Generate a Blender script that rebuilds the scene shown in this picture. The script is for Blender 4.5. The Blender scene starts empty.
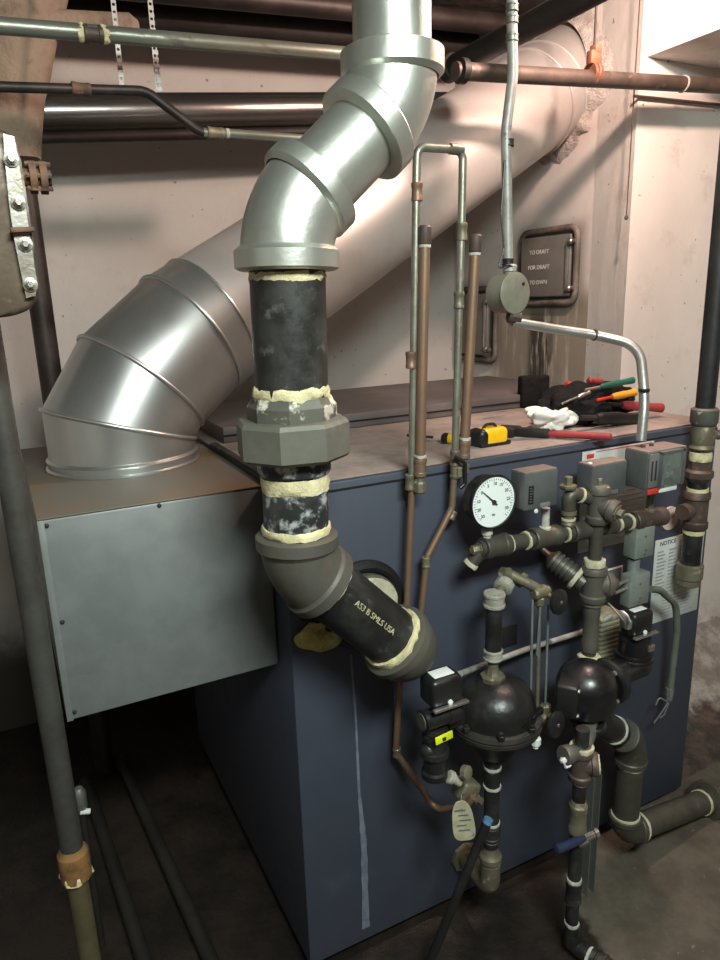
import bpy, bmesh, math, random
from mathutils import Vector as V, Matrix, noise
random.seed(7)
C = bpy.context.scene.collection
R = math.radians
sc = bpy.context.scene
# ---------------------------------------------------------------- camera
CP = V((-0.413, -1.1211, 1.4091)); yaw, pit, rol, F = 0.4687, 0.253, -0.0305, 697.84
fw = V((math.sin(yaw)*math.cos(pit), math.cos(yaw)*math.cos(pit), -math.sin(pit)))
r0 = V((math.cos(yaw), -math.sin(yaw), 0)); u0 = r0.cross(fw)
rt = r0*math.cos(rol)+u0*math.sin(rol); up = -r0*math.sin(rol)+u0*math.cos(rol)
cam = bpy.data.cameras.new('camera'); co = bpy.data.objects.new('camera', cam); C.objects.link(co)
co.matrix_world = Matrix(((rt.x, up.x, -fw.x, CP.x), (rt.y, up.y, -fw.y, CP.y), (rt.z, up.z, -fw.z, CP.z), (0, 0, 0, 1)))
cam.sensor_fit = 'VERTICAL'; cam.sensor_height = 24; cam.lens = F/960*24; cam.clip_start = .01
sc.camera = co
def _ray(px, py): return fw+rt*((px-360)/F)-up*((py-480)/F)
def W(px, py, y):                       # a point of the photograph on the plane y (metres behind the boiler front)
    d = _ray(px, py); return CP+d*((y-CP.y)/d.y)
def WX(px, py, x):
    d = _ray(px, py); return CP+d*((x-CP.x)/d.x)
def WZ(px, py, z):
    d = _ray(px, py); return CP+d*((z-CP.z)/d.z)
X, Y, Z = V((1, 0, 0)), V((0, 1, 0)), V((0, 0, 1))

# ---------------------------------------------------------------- materials
MATS = {}
class N:
    def __init__(s, name):
        s.m = bpy.data.materials.new(name); s.m.use_nodes = True; s.t = s.m.node_tree; s.n = s.t.nodes
        s.b = s.n['Principled BSDF']; s.tc = s.n.new('ShaderNodeTexCoord'); s.o = s.tc.outputs['Object']
    def new(s, t): return s.n.new(t)
    def link(s, a, b): s.t.links.new(a, b)
    def noise(s, scale, detail=5, rough=.6, stretch=None, vec=None, dist=0):
        n = s.new('ShaderNodeTexNoise'); n.inputs['Scale'].default_value = scale; n.inputs['Detail'].default_value = detail
        n.inputs['Roughness'].default_value = rough; n.inputs['Distortion'].default_value = dist
        v = vec or s.o
        if stretch:
            mp = s.new('ShaderNodeMapping'); mp.inputs['Scale'].default_value = stretch; s.link(v, mp.inputs['Vector']); v = mp.outputs['Vector']
        s.link(v, n.inputs['Vector']); return n.outputs['Fac']
    def rng(s, v, a, b, lo=0, hi=1):
        n = s.new('ShaderNodeMapRange'); n.interpolation_type = 'SMOOTHSTEP'
        for k, x in zip(('From Min', 'From Max', 'To Min', 'To Max'), (a, b, lo, hi)): n.inputs[k].default_value = x
        s.link(v, n.inputs['Value']); return n.outputs['Result']
    def math(s, op, a, b=None):
        n = s.new('ShaderNodeMath'); n.operation = op
        for i, x in enumerate((a, b)):
            if x is None: continue
            if isinstance(x, (int, float)): n.inputs[i].default_value = x
            else: s.link(x, n.inputs[i])
        return n.outputs[0]
    def mix(s, f, a, b):
        n = s.new('ShaderNodeMix'); n.data_type = 'RGBA'
        for i, x in ((0, f), (6, a), (7, b)):
            if isinstance(x, (int, float)): n.inputs[i].default_value = x
            elif isinstance(x, tuple): n.inputs[i].default_value = (*x, 1)
            else: s.link(x, n.inputs[i])
        return n.outputs[2]
    def xyz(s):
        n = s.new('ShaderNodeSeparateXYZ'); s.link(s.o, n.inputs[0]); return n.outputs
    def out(s, col, rough=.6, metal=0., bump=None, bs=.3, bd=.002, spec=None):
        for k, x in (('Base Color', col), ('Roughness', rough), ('Metallic', metal)):
            if isinstance(x, (int, float)): s.b.inputs[k].default_value = x
            elif isinstance(x, tuple): s.b.inputs[k].default_value = (*x, 1)
            else: s.link(x, s.b.inputs[k])
        if spec is not None: s.b.inputs['Specular IOR Level'].default_value = spec
        if bump is not None:
            n = s.new('ShaderNodeBump'); n.inputs['Strength'].default_value = bs; n.inputs['Distance'].default_value = bd
            s.link(bump, n.inputs['Height']); s.link(n.outputs[0], s.b.inputs['Normal'])
        return s.m
def M(name, c1, c2=None, sc_=12, a=.4, b=.6, rough=.6, r2=None, metal=0., bs=.25, bd=.002, c3=None, s3=40, a3=.6, b3=.68, stretch=None, spec=None):
    n = N(name)
    if c2 is None: c2 = tuple(x*.8 for x in c1)
    f = n.rng(n.noise(sc_, 6, .65, stretch), a, b); col = n.mix(f, c1, c2)
    rr = n.rng(f, 0, 1, rough, r2 if r2 is not None else rough)
    mm = metal
    if c3:
        g = n.rng(n.noise(s3, 4, .6, stretch), a3, b3); col = n.mix(g, col, c3)
        if metal > .5: mm = n.rng(g, 0, 1, metal, .1)
    m = n.out(col, rr, mm, n.noise(sc_*6, 4), bs, bd, spec); MATS[name] = m; return m

M('silver_paint', (.60, .62, .56), (.50, .515, .46), 9, .35, .7, rough=.33, r2=.43, metal=.85, bs=.25, bd=.002)
M('duct_sheet', (.58, .59, .57), (.46, .47, .46), 5, .3, .7, rough=.28, r2=.38, metal=.88, bs=.05, bd=.001, stretch=(1, 1, .4))
M('dusty_duct', (.56, .53, .50), (.47, .44, .42), 3, .35, .65, rough=.42, r2=.55, metal=.55, bs=.06, bd=.001)
M('black_iron', (.014, .014, .013), (.034, .034, .030), 16, .38, .68, rough=.4, r2=.6, metal=.2, c3=(.10, .10, .09), s3=34, a3=.6, b3=.75)
M('thin_dope', (.50, .47, .33), (.38, .35, .24), 40, .35, .65, rough=.75, bs=.5, bd=.002)
M('rim_iron', (.05, .046, .038), (.028, .026, .022), 14, rough=.5, metal=.3)
M('gas_black', (.010, .011, .011), (.018, .02, .019), 14, rough=.5, metal=.1)
M('grey_dope', (.34, .335, .27), (.22, .215, .17), 40, .35, .65, rough=.7, bs=.5, bd=.002)
M('mottled_iron', (.02, .022, .022), (.06, .062, .06), 14, .4, .7, rough=.5, metal=.2, c3=(.40, .42, .41), s3=42, a3=.48, b3=.64)
M('cast_iron', (.115, .108, .088), (.085, .08, .066), 10, .35, .7, rough=.5, r2=.62, metal=.35, c3=(.16, .11, .08), s3=9, a3=.6, b3=.8)
M('union_iron', (.12, .118, .095), (.15, .145, .12), 10, .4, .7, rough=.6, metal=.25, c3=(.2, .195, .17), s3=14, a3=.6, b3=.8)
M('bushing_iron', (.11, .11, .09), (.075, .073, .06), 12, .4, .7, rough=.6, metal=.2, c3=(.55, .53, .42), s3=22, a3=.55, b3=.62)
M('pipe_iron', (.085, .08, .06), (.055, .053, .042), 18, .35, .7, rough=.45, r2=.6, metal=.4, c3=(.12, .11, .09), s3=40, a3=.6, b3=.75)
M('brown_iron', (.10, .07, .055), (.055, .042, .035), 14, .35, .7, rough=.55, metal=.3, c3=(.15, .10, .08), s3=25)
M('rusty_iron', (.18, .09, .05), (.07, .05, .04), 20, .35, .65, rough=.75, metal=.15, c3=(.3, .2, .12), s3=35)
M('orange_clamp', (.30, .12, .07), (.18, .075, .05), 20, rough=.6, metal=.3)
M('cream_dope', (.68, .61, .36), (.52, .46, .27), 40, .35, .65, rough=.75, bs=.7, bd=.003, c3=(.78, .75, .6), s3=25)
M('white_dope', (.48, .48, .42), (.34, .33, .27), 60, .35, .65, rough=.8, bs=.7, bd=.002)
M('grey_pipe', (.26, .27, .24), (.19, .2, .17), 16, .35, .7, rough=.4, r2=.55, metal=.7, c3=(.12, .12, .1), s3=30)
M('green_pipe', (.27, .30, .25), (.2, .21, .17), 12, .35, .7, rough=.38, metal=.6, c3=(.1, .1, .08), s3=30, stretch=(.3, 1, 1))
M('copper_old', (.25, .145, .09), (.19, .125, .085), 8, .35, .65, rough=.5, metal=.5, c3=(.19, .18, .12), s3=12, a3=.55, b3=.7)
M('copper_pale', (.36, .37, .31), (.25, .24, .19), 10, .35, .65, rough=.38, metal=.75, c3=(.2, .17, .12), s3=24, a3=.6, b3=.7)
M('brass_old', (.21, .19, .125), (.14, .125, .085), 18, .35, .7, rough=.55, metal=.5, c3=(.4, .37, .27), s3=40)
M('blue_sheet', (.046, .054, .076), (.040, .047, .067), 3, .35, .65, rough=.48, r2=.58, bs=.05, bd=.001, c3=(.058, .066, .09), s3=7, a3=.6, b3=.8)
M('grey_box', (.215, .232, .228), (.18, .195, .19), 14, .35, .65, rough=.45, metal=.3, bs=.05)
M('control_grey', (.105, .11, .11), (.085, .09, .09), 20, rough=.45, metal=.2, bs=.05)
M('dust_top', (.22, .165, .135), (.15, .12, .105), 22, .35, .7, rough=.85)
M('light_box', (.24, .27, .24), (.2, .22, .2), 20, rough=.45, metal=.3)
M('black_paint', (.007, .007, .008), (.011, .011, .011), 12, rough=.3, r2=.45, spec=.6, bs=.25, bd=.002)
M('black_plastic', (.008, .008, .009), (.012, .012, .012), 20, rough=.4)
M('black_dusty', (.010, .010, .010), (.030, .028, .024), 9, .45, .75, rough=.36, r2=.6, bs=.4, bd=.003)
M('white_paper', (.68, .70, .67), (.6, .62, .59), 20, rough=.6, bs=.02)
M('rating_paper', (.50, .53, .51), (.44, .47, .45), 20, rough=.55, bs=.02)
M('ink', (.12, .13, .13), rough=.7)
M('faint_ink', (.33, .36, .35), rough=.7)
M('black_ink', (.02, .02, .025), rough=.6)
M('white_ink', (.7, .68, .62), rough=.6)
M('red_ink', (.6, .04, .03), rough=.5)
M('dial_white', (.74, .80, .76), (.72, .78, .74), rough=.4, bs=0)
M('tan_lagging', (.30, .225, .165), (.22, .165, .12), 7, .35, .7, rough=.95, bs=.6, bd=.01, c3=(.14, .10, .075), s3=11, a3=.55, b3=.72)
M('housing_cast', (.16, .12, .085), (.08, .055, .04), 9, .35, .65, rough=.45, r2=.6, metal=.6, c3=(.30, .26, .21), s3=14)
M('bolt_steel', (.36, .34, .30), (.22, .2, .17), 30, rough=.4, metal=.8)
M('flange_silver', (.30, .285, .25), (.2, .17, .13), 22, .4, .7, rough=.38, metal=.75)
M('jacket_shiny', (.32, .30, .285), (.22, .205, .195), 6, .35, .65, rough=.24, metal=.9, stretch=(.2, 1, 1), bs=.1)
M('dark_iron', (.028, .023, .020), (.018, .015, .013), 10, rough=.6, metal=.3)
M('brownish_black', (.045, .032, .028), (.025, .019, .017), 10, rough=.5, metal=.4)
M('emt', (.40, .41, .39), (.3, .31, .29), 16, .4, .7, rough=.35, metal=.75)
M('white_conduit', (.40, .39, .36), (.26, .25, .23), 18, .4, .7, rough=.45, metal=.3, c3=(.14, .13, .12), s3=30)
M('jbox', (.30, .30, .23), (.24, .24, .19), 18, rough=.5, metal=.4)
M('soot_door', (.17, .155, .138), (.13, .118, .105), 10, .35, .7, rough=.5, metal=.2)
M('soot_frame', (.20, .16, .14), (.08, .065, .055), 12, .35, .6, rough=.7, metal=.2)
M('bright_steel', (.62, .6, .56), rough=.3, metal=.9)
M('white_cloth', (.75, .74, .70), (.65, .63, .58), 12, rough=.9)
M('tool_black', (.004, .004, .0045), (.009, .008, .008), 20, rough=.85, spec=.2, bs=.6, bd=.006)
M('tool_red', (.30, .035, .035), (.2, .025, .03), 16, .4, .7, rough=.5)
M('bright_red', (.55, .04, .02), rough=.4)
M('tool_green', (.01, .10, .07), rough=.45)
M('tool_orange', (.7, .3, .02), rough=.45)
M('tape_yellow', (.80, .47, .01), rough=.35, bs=.02)
M('yellow_tag', (.75, .8, .02), rough=.5)
M('paper_tag', (.46, .44, .29), (.36, .35, .22), 30, rough=.8, c3=(.2, .19, .14), s3=60)
M('foam_yellow', (.72, .66, .26), (.5, .45, .14), 20, rough=.95, bs=1, bd=.01)
M('ribbed_tan', (.30, .285, .19), rough=.6)
M('flex_green', (.17, .19, .15), rough=.5, metal=.3)
M('blue_plastic', (.02, .03, .07), rough=.4)
M('blue_tip', (.1, .22, .35), rough=.5)
M('rubber_black', (.008, .008, .008), rough=.5)
M('glass_rod', (.25, .27, .26), rough=.15, metal=.4)
M('pale_plate', (.7, .52, .45), rough=.7)
M('cord_dark', (.06, .04, .035), rough=.7)
M('hole_black', (.004, .004, .004), rough=.9)

def wall_mat(name, base, kind):
    n = N(name); x = n.xyz()
    col = n.mix(n.rng(n.noise(1.6, 6, .6), .35, .7), base, tuple(c*.86 for c in base))
    col = n.mix(n.math('MULTIPLY', n.rng(n.noise(7, 7, .7), .55, .75), .45), col, (.42, .34, .28))
    col = n.mix(n.rng(n.noise(48, 3, .5), .70, .76), col, (.25, .2, .17))
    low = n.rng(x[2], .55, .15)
    if kind == 'soot':
        s = n.noise(26, 4, .7, (1, 1, .12))
        ym = n.math('MULTIPLY', n.rng(x[1], .50, .60), n.rng(x[1], 1.14, 1.0))
        zm = n.math('MULTIPLY', n.rng(x[2], 1.46, 1.36), 1.)
        st = n.math('MULTIPLY', n.math('MULTIPLY', ym, zm), n.rng(s, .3, .52))
        col = n.mix(n.math('MULTIPLY', n.math('MULTIPLY', ym, zm), .45), col, (.27, .22, .16)); col = n.mix(n.math('MULTIPLY', st, .8), col, (.20, .165, .115))
        yd = n.math('MULTIPLY', n.rng(x[1], .74, .78), n.rng(x[1], .90, .86))
        st2 = n.math('MULTIPLY', n.math('MULTIPLY', yd, n.rng(x[2], 1.40, 1.30)), n.rng(s, .38, .5))
        col = n.mix(st2, col, (.04, .035, .03))
        # soot halo round the frames
        for (cy, cz, hy, hz) in ((.785, 1.49, .16, .14), (1.175, 1.30, .14, .16)):
            dy = n.math('ABSOLUTE', n.math('SUBTRACT', x[1], cy)); dz = n.math('ABSOLUTE', n.math('SUBTRACT', x[2], cz))
            h = n.math('MULTIPLY', n.rng(dy, hy+.03, hy-.03), n.rng(dz, hz+.03, hz-.03))
            col = n.mix(n.math('MULTIPLY', h, .65), col, (.12, .1, .085))
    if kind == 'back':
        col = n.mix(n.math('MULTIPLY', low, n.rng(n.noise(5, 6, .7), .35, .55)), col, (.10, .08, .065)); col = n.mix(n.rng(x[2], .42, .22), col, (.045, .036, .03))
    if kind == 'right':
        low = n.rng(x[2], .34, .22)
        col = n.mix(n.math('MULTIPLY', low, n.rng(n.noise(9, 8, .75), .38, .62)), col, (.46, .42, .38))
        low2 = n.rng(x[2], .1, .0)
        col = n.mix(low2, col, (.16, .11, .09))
    MATS[name] = n.out(col, .85, 0., n.noise(22, 8, .7), .35, .006)
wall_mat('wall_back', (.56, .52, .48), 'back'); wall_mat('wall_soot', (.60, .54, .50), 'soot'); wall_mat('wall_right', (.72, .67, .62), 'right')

n = N('dark_ceiling'); MATS['dark_ceiling'] = n.out(n.mix(n.rng(n.noise(4, 6), .35, .65), (.028, .02, .018), (.055, .04, .035)), .9, 0., n.noise(14, 6), .6, .02)
n = N('floor'); x = n.xyz()
w1 = n.noise(2.2, 7, .65); dry = n.mix(n.rng(n.noise(9, 8, .7), .35, .68), (.062, .050, .035), (.105, .088, .066))
dry = n.mix(n.rng(n.noise(34, 4, .6), .66, .74), dry, (.30, .27, .22))
xm = n.math('ADD', n.math('ADD', x[0], n.math('MULTIPLY', x[1], -.55)), n.math('MULTIPLY', w1, .45))
wet = n.rng(xm, 1.02, .98)
MATS['floor'] = n.out(n.mix(wet, dry, n.mix(n.rng(n.noise(5, 6), .4, .6), (.011, .008, .0065), (.024, .017, .013))), n.rng(wet, 0, 1, .85, .42), 0., n.noise(16, 8, .7), .5, .01)
n = N('rubble'); x = n.xyz(); zz0 = n.math('ADD', x[2], n.math('MULTIPLY', n.noise(14, 6, .7), .12))
MATS['rubble'] = n.out(n.mix(n.rng(zz0, .15, .11), n.mix(n.rng(n.noise(12, 8, .75), .4, .6), (.52, .48, .44), (.30, .26, .225)), n.mix(n.rng(n.noise(16, 6, .7), .4, .6), (.15, .10, .08), (.07, .05, .04))), .9, 0., n.noise(18, 8, .8), 1., .03)
n = N('boiler_top'); x = n.xyz()
d = n.mix(n.rng(n.noise(9, 7, .7), .35, .68), (.30, .235, .20), (.19, .155, .14))
d = n.mix(n.rng(n.noise(5, 5, .6, (1, 3, 1)), .62, .72), d, (.09, .075, .065))
MATS['boiler_top'] = n.out(d, .8, 0., n.noise(60, 5), .2, .002)
n = N('box_top')
d = n.mix(n.rng(n.noise(3.5, 6, .6), .4, .62), (.13, .125, .105), (.17, .115, .065)); MATS['box_top'] = n.out(d, .6, .2, n.noise(60, 5), .2, .002)
n = N('lid_top'); MATS['lid_top'] = n.out(n.mix(n.rng(n.noise(4, 6, .6), .4, .65), (.095, .082, .082), (.135, .115, .11)), .5, 0., n.noise(50, 4), .1, .001)
# ---------------------------------------------------------------- mesh helpers
def link(name, me, parent=None):
    o = bpy.data.objects.new(name, me); C.objects.link(o)
    if parent is not None: o.parent = parent
    return o
def root_loc(p):
    l = V((0, 0, 0))
    while p is not None: l += p.location; p = p.parent
    return l
def mk(name, bm, mat, parent=None, ang=32, label=None):
    me = bpy.data.meshes.new(name); bmesh.ops.recalc_face_normals(bm, faces=bm.faces)
    l = root_loc(parent)
    if l.length: bmesh.ops.translate(bm, verts=bm.verts, vec=-l)
    for f in bm.faces: f.smooth = True
    bm.to_mesh(me); bm.free(); me.set_sharp_from_angle(angle=R(ang))
    for m in (mat if isinstance(mat, (list, tuple)) else [mat]): me.materials.append(MATS[m])
    o = link(name, me, parent)
    if label: o['label'] = label
    return o
def thing(name, label, cat, loc=(0, 0, 0), group=None):
    o = bpy.data.objects.new(name, None); C.objects.link(o); o.location = loc; o.empty_display_size = .05
    o['label'] = label; o['category'] = cat
    if group: o['group'] = group
    return o
def tag(o, label, cat, group=None):
    o['label'] = label; o['category'] = cat
    if group: o['group'] = group
    return o
def struct(name, bm, mat):
    o = mk(name, bm, mat); o['kind'] = 'structure'; return o
B = bmesh.new
def perp(t):
    a = Z if abs(t.z) < .9 else X
    return t.cross(a).normalized()
def sweep(bm, path, seg=24, caps=True, wob=0, ws=30., close=False, n0=None, phase=0):
    rings = []; n = None
    for p, t, r in path:
        t = t.normalized()
        if n is None: n = (n0 or perp(t))
        n = (n-t*n.dot(t)).normalized(); b = t.cross(n); ring = []
        for i in range(seg):
            a = 2*math.pi*i/seg+phase; d = n*math.cos(a)+b*math.sin(a); q = p+d*r
            if wob: q += d*(noise.noise(q*ws)*wob) + t*(noise.noise(q*ws+V((5, 3, 1)))*wob)
            ring.append(bm.verts.new(q))
        rings.append(ring)
    m = len(rings)
    for k in range(m if close else m-1):
        A_, B_ = rings[k], rings[(k+1) % m]
        for i in range(seg):
            bm.faces.new((A_[i], A_[(i+1) % seg], B_[(i+1) % seg], B_[i]))
    if caps and not close:
        bm.faces.new(rings[0][::-1]); bm.faces.new(rings[-1])
    return bm
def prof(A, d, pr):                     # lathe profile [(distance along d, radius)]
    d = d.normalized(); return [(A+d*s, d, r) for s, r in pr]
def cylp(A, B_, r, ch=0):
    d = (B_-A); L = d.length
    if ch: return prof(A, d, [(0, r-ch), (ch, r), (L-ch, r), (L, r-ch)])
    return prof(A, d, [(0, r), (L, r)])
def arcpath(pts, rad, n=10):            # polyline with rounded corners -> [(p, tangent)]
    out = []
    for i, p in enumerate(pts):
        if i == 0: out.append((p, (pts[1]-p).normalized())); continue
        if i == len(pts)-1: out.append((p, (p-pts[i-1]).normalized())); continue
        d1 = (p-pts[i-1]); d2 = (pts[i+1]-p); l1, l2 = d1.length, d2.length; d1.normalize(); d2.normalize()
        th = d1.angle(d2)
        if th < .02: out.append((p, (d1+d2).normalized())); continue
        r = rad[i] if isinstance(rad, dict) else rad
        T = min(r*math.tan(th/2), l1*.49, l2*.49); r = T/math.tan(th/2)
        ax = d1.cross(d2).normalized(); c = p-d1*T+ax.cross(d1)*r
        for k in range(n+1):
            q = Matrix.Rotation(th*k/n, 3, ax); out.append((c+q@(p-d1*T-c), q@d1))
    return out
def tubep(pts, r, rad=.05, n=10): return [(p, t, r) for p, t in arcpath(pts, rad, n)]
def tube(name, pts, r, mat, parent=None, rad=.05, seg=16, wob=0, label=None):
    return mk(name, sweep(B(), tubep(pts, r, rad), seg, wob=wob), mat, parent, label=label)
def cyl(name, A, B_, r, mat, parent=None, seg=24, ch=0, label=None):
    return mk(name, sweep(B(), cylp(A, B_, r, ch), seg), mat, parent, label=label)
def lathe(name, A, d, pr, mat, parent=None, seg=32, label=None, ang=32, phase=0):
    return mk(name, sweep(B(), prof(A, d, pr), seg, phase=phase), mat, parent, ang, label)
def ring(A, d, r, L, parent, mat='cream_dope', wob=.0025, name='thread_sealant', ir=None):
    """ragged collar of pipe dope centred on A"""
    d = d.normalized(); k = r*.12
    bm = sweep(B(), [(A-d*L*.5, d, r-k), (A-d*L*.45, d, r), (A, d, r+k*.25), (A+d*L*.45, d, r), (A+d*L*.5, d, r-k)], 40, wob=wob, ws=90)
    return mk(name, bm, mat, parent, 60)
def hexa(bm, A, d, af, L, sides=6, ch=None, phase=0):
    ch = af*.06 if ch is None else ch
    sweep(bm, prof(A, d, [(0, af-ch), (ch, af), (L-ch, af), (L, af-ch)]), sides, phase=phase); return bm
def boxb(bm, c, s, rx=None, bev=0, seg=2):
    """box centred on c, half sizes s, optional 3x3 rotation"""
    M_ = Matrix.Diagonal((*[2*k for k in s], 1))
    r = bmesh.ops.create_cube(bm, size=1, matrix=Matrix.Translation(c) @ ((rx or Matrix.Identity(3)).to_4x4()) @ M_)
    if bev:
        es = list({e for v in r['verts'] for e in v.link_edges})
        bmesh.ops.bevel(bm, geom=es, offset=bev, segments=seg, affect='EDGES', profile=.5)
    return bm
def box(name, a, b, mat, parent=None, bev=.002, rx=None, label=None, seg=2):
    a, b = V(a), V(b)
    c = (a+b)/2; s = [abs(k)/2 for k in (b-a)]
    return mk(name, boxb(B(), c, s, rx, bev, seg), mat, parent, label=label)
def frame3(r, u):                        # right, up -> rotation (x=right, y=depth, z=up)
    r = r.normalized(); u = (u-r*u.dot(r)).normalized(); y = u.cross(r); return Matrix((r, y, u)).transposed()
def text(s, c, r, u, size, mat, parent, name='lettering', ext=.0003, align='CENTER'):
    cu = bpy.data.curves.new(name, 'FONT'); cu.body = s; cu.size = size; cu.align_x = align; cu.align_y = 'CENTER'; cu.extrude = ext
    ob = bpy.data.objects.new('tmp', cu); me = bpy.data.meshes.new_from_object(ob); bpy.data.objects.remove(ob)
    r = r.normalized(); u = (u-r*u.dot(r)).normalized(); n_ = r.cross(u)
    m = Matrix((r, u, n_)).transposed().to_4x4(); m.translation = c-root_loc(parent); me.transform(m)
    me.materials.clear(); me.materials.append(MATS[mat]); return link(name, me, parent)
def elbow(name, A, Cn, B_, rb, lead, parent, mat, bead=None, bl=.018, br=1.16, rk=.75, seg=40, n=16):
    """pipe elbow round corner Cn: body of radius rb with thicker socket bands at both ends"""
    d1 = (Cn-A).normalized(); d2 = (B_-Cn).normalized()
    if not isinstance(lead, tuple): lead = (lead, lead)
    T = min(lead)*rk; th = d1.angle(d2); r = T/math.tan(th/2)
    s = Cn-d1*lead[0]; e = Cn+d2*lead[1]; R_ = rb*br; k = rb*.05
    P = [(s, d1, R_-k*2), (s+d1*k, d1, R_), (s+d1*(bl-k), d1, R_), (s+d1*bl, d1, R_-k), (s+d1*(bl+k), d1, rb*1.01)]
    ax = d1.cross(d2).normalized(); c = Cn-d1*T+ax.cross(d1)*r
    for i in range(n+1):
        q = Matrix.Rotation(th*i/n, 3, ax); P.append((c+q@(Cn-d1*T-c), q@d1, rb))
    P += [(e-d2*(bl+k), d2, rb*1.01), (e-d2*bl, d2, R_-k), (e-d2*(bl-k), d2, R_), (e-d2*k, d2, R_), (e, d2, R_-k*2)]
    return mk(name, sweep(B(), P, seg), mat, parent, 40)
def coupling(name, A, d, r, L, mat, parent, seg=28):
    return lathe(name, A, d, [(0, r*.93), (r*.1, r), (L*.22, r), (L*.26, r*.93), (L*.74, r*.93), (L*.78, r), (L-r*.1, r), (L, r*.93)], mat, parent, seg)
def tee(name, c, d, bd, r, L, bL, mat, parent, b=None):
    """run along d (length L centred on c), branch along bd of length bL from the axis"""
    d = d.normalized(); bd = bd.normalized(); bm = B(); k = r*.12
    sweep(bm, prof(c-d*L/2, d, [(0, r*1.05), (k, r*1.15), (L*.18, r*1.15), (L*.22, r), (L*.78, r), (L*.82, r*1.15), (L-k, r*1.15), (L, r*1.05)]), 28)
    b = b or r; sweep(bm, prof(c, bd, [(0, b*.9), (bL*.6, b), (bL*.65, b*1.15), (bL-k, b*1.15), (bL, b*1.05)]), 28)
    return mk(name, bm, mat, parent, 40)

# ================================================================ THE ROOM
def quadbox(name, a, b, mat): return struct(name, boxb(B(), (V(a)+V(b))/2, [abs(k)/2 for k in (V(b)-V(a))]), mat)
quadbox('floor', (-2, -3.2, -.1), (2.9, 1.6, 0), 'floor')
quadbox('ceiling', (-2, -3.2, 2.28), (2.9, 1.6, 2.40), 'dark_ceiling')
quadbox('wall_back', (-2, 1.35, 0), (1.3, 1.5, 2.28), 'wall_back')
quadbox('wall_flue_side', (1.3, .45, 0), (1.45, 1.5, 2.28), 'wall_soot')
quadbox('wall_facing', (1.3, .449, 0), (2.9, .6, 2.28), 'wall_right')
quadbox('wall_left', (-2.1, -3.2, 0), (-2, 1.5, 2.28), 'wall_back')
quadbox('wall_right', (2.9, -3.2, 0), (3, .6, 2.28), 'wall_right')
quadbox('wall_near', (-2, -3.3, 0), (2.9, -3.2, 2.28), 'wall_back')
quadbox('trim_beam', (1.325, -.9, 2.044), (2.9, .449, 2.28), 'wall_right')
# rough footing at the foot of the facing wall
bm = B(); nx, ny = 46, 26; g = []
for i in range(nx+1):
    row = []
    for j in range(ny+1):
        x = 1.19+i/nx*1.1; t = j/ny; y = .46-t*.42
        z = .20*(1-t)**1.1+.004; z += noise.noise(V((x, y, 0))*9)*.05*(1-.6*t)+noise.noise(V((x, y, 3))*28)*.018
        if j == ny or i == 0: z = -.01
        row.append(bm.verts.new((x+noise.noise(V((x, y, 7))*12)*.015, y, max(z, -.01))))
    g.append(row)
for i in range(nx):
    for j in range(ny): bm.faces.new((g[i][j], g[i+1][j], g[i+1][j+1], g[i][j+1]))
bm.faces.new([r_[0] for r_ in g][::-1]+[]) if False else None
struct('trim_footing', bm, 'rubble')
# ragged mortar ring where the flue enters the wall
DB = V((1.3, .775, 2.055)); 
DA = [V((-.197, .43, 1.082))]
pn = V((DB.x-DA[0].x, DB.y-DA[0].y, 0)).cross(Z).normalized()
def WP(px, py):
    d = _ray(px, py); return CP+d*((DA[0]-CP).dot(pn)/d.dot(pn))
A1, A2, A3 = WP(121, 424), WP(142, 383), WP(197, 331)
A1 = V((DA[0].x, DA[0].y, A1.z))
DD = (DB-A3).normalized(); A3 = A3-DD*.022; DR = .151
cdir = [Z, (A2-A1).normalized(), (A3-A2).normalized(), DD]
print('DUCT', A1, A2, A3, [round(math.degrees(cdir[i].angle(cdir[i+1]))) for i in range(3)])
def ell(c, d, nrm, r, k=48, ex=0):       # section of a tube (axis d through c) by the plane with normal nrm
    n1 = perp(d); b1 = d.cross(n1); out = []
    for i in range(k):
        a = 2*math.pi*i/k; q = (n1*math.cos(a)+b1*math.sin(a))*(r+ex); q = c+q; q = q+d*((c-q).dot(nrm)/d.dot(nrm)); out.append(q)
    return out
ei = ell(DB, DD, X, DR+.004, 72)
bm = B(); A_, B_, Cc = [], [], []
for i, q in enumerate(ei):
    o_ = (q-DB).normalized(); w = .032+.04*max(0, noise.noise(q*9)+.2)+.022*noise.noise(q*34)
    A_.append(bm.verts.new(q+V((-.035, 0, 0)))); B_.append(bm.verts.new(q+o_*w*.5+V((-.02+noise.noise(q*40)*.008, 0, 0)))); Cc.append(bm.verts.new(q+o_*w+V((.001, 0, 0))))
k = len(ei)
for i in range(k):
    j = (i+1) % k; bm.faces.new((A_[i], A_[j], B_[j], B_[i])); bm.faces.new((B_[i], B_[j], Cc[j], Cc[i]))
M('mortar', (.56, .50, .46), (.36, .31, .28), 30, .35, .65, rough=.95, bs=1, bd=.01)
struct('trim_mortar', bm, 'mortar')

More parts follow.
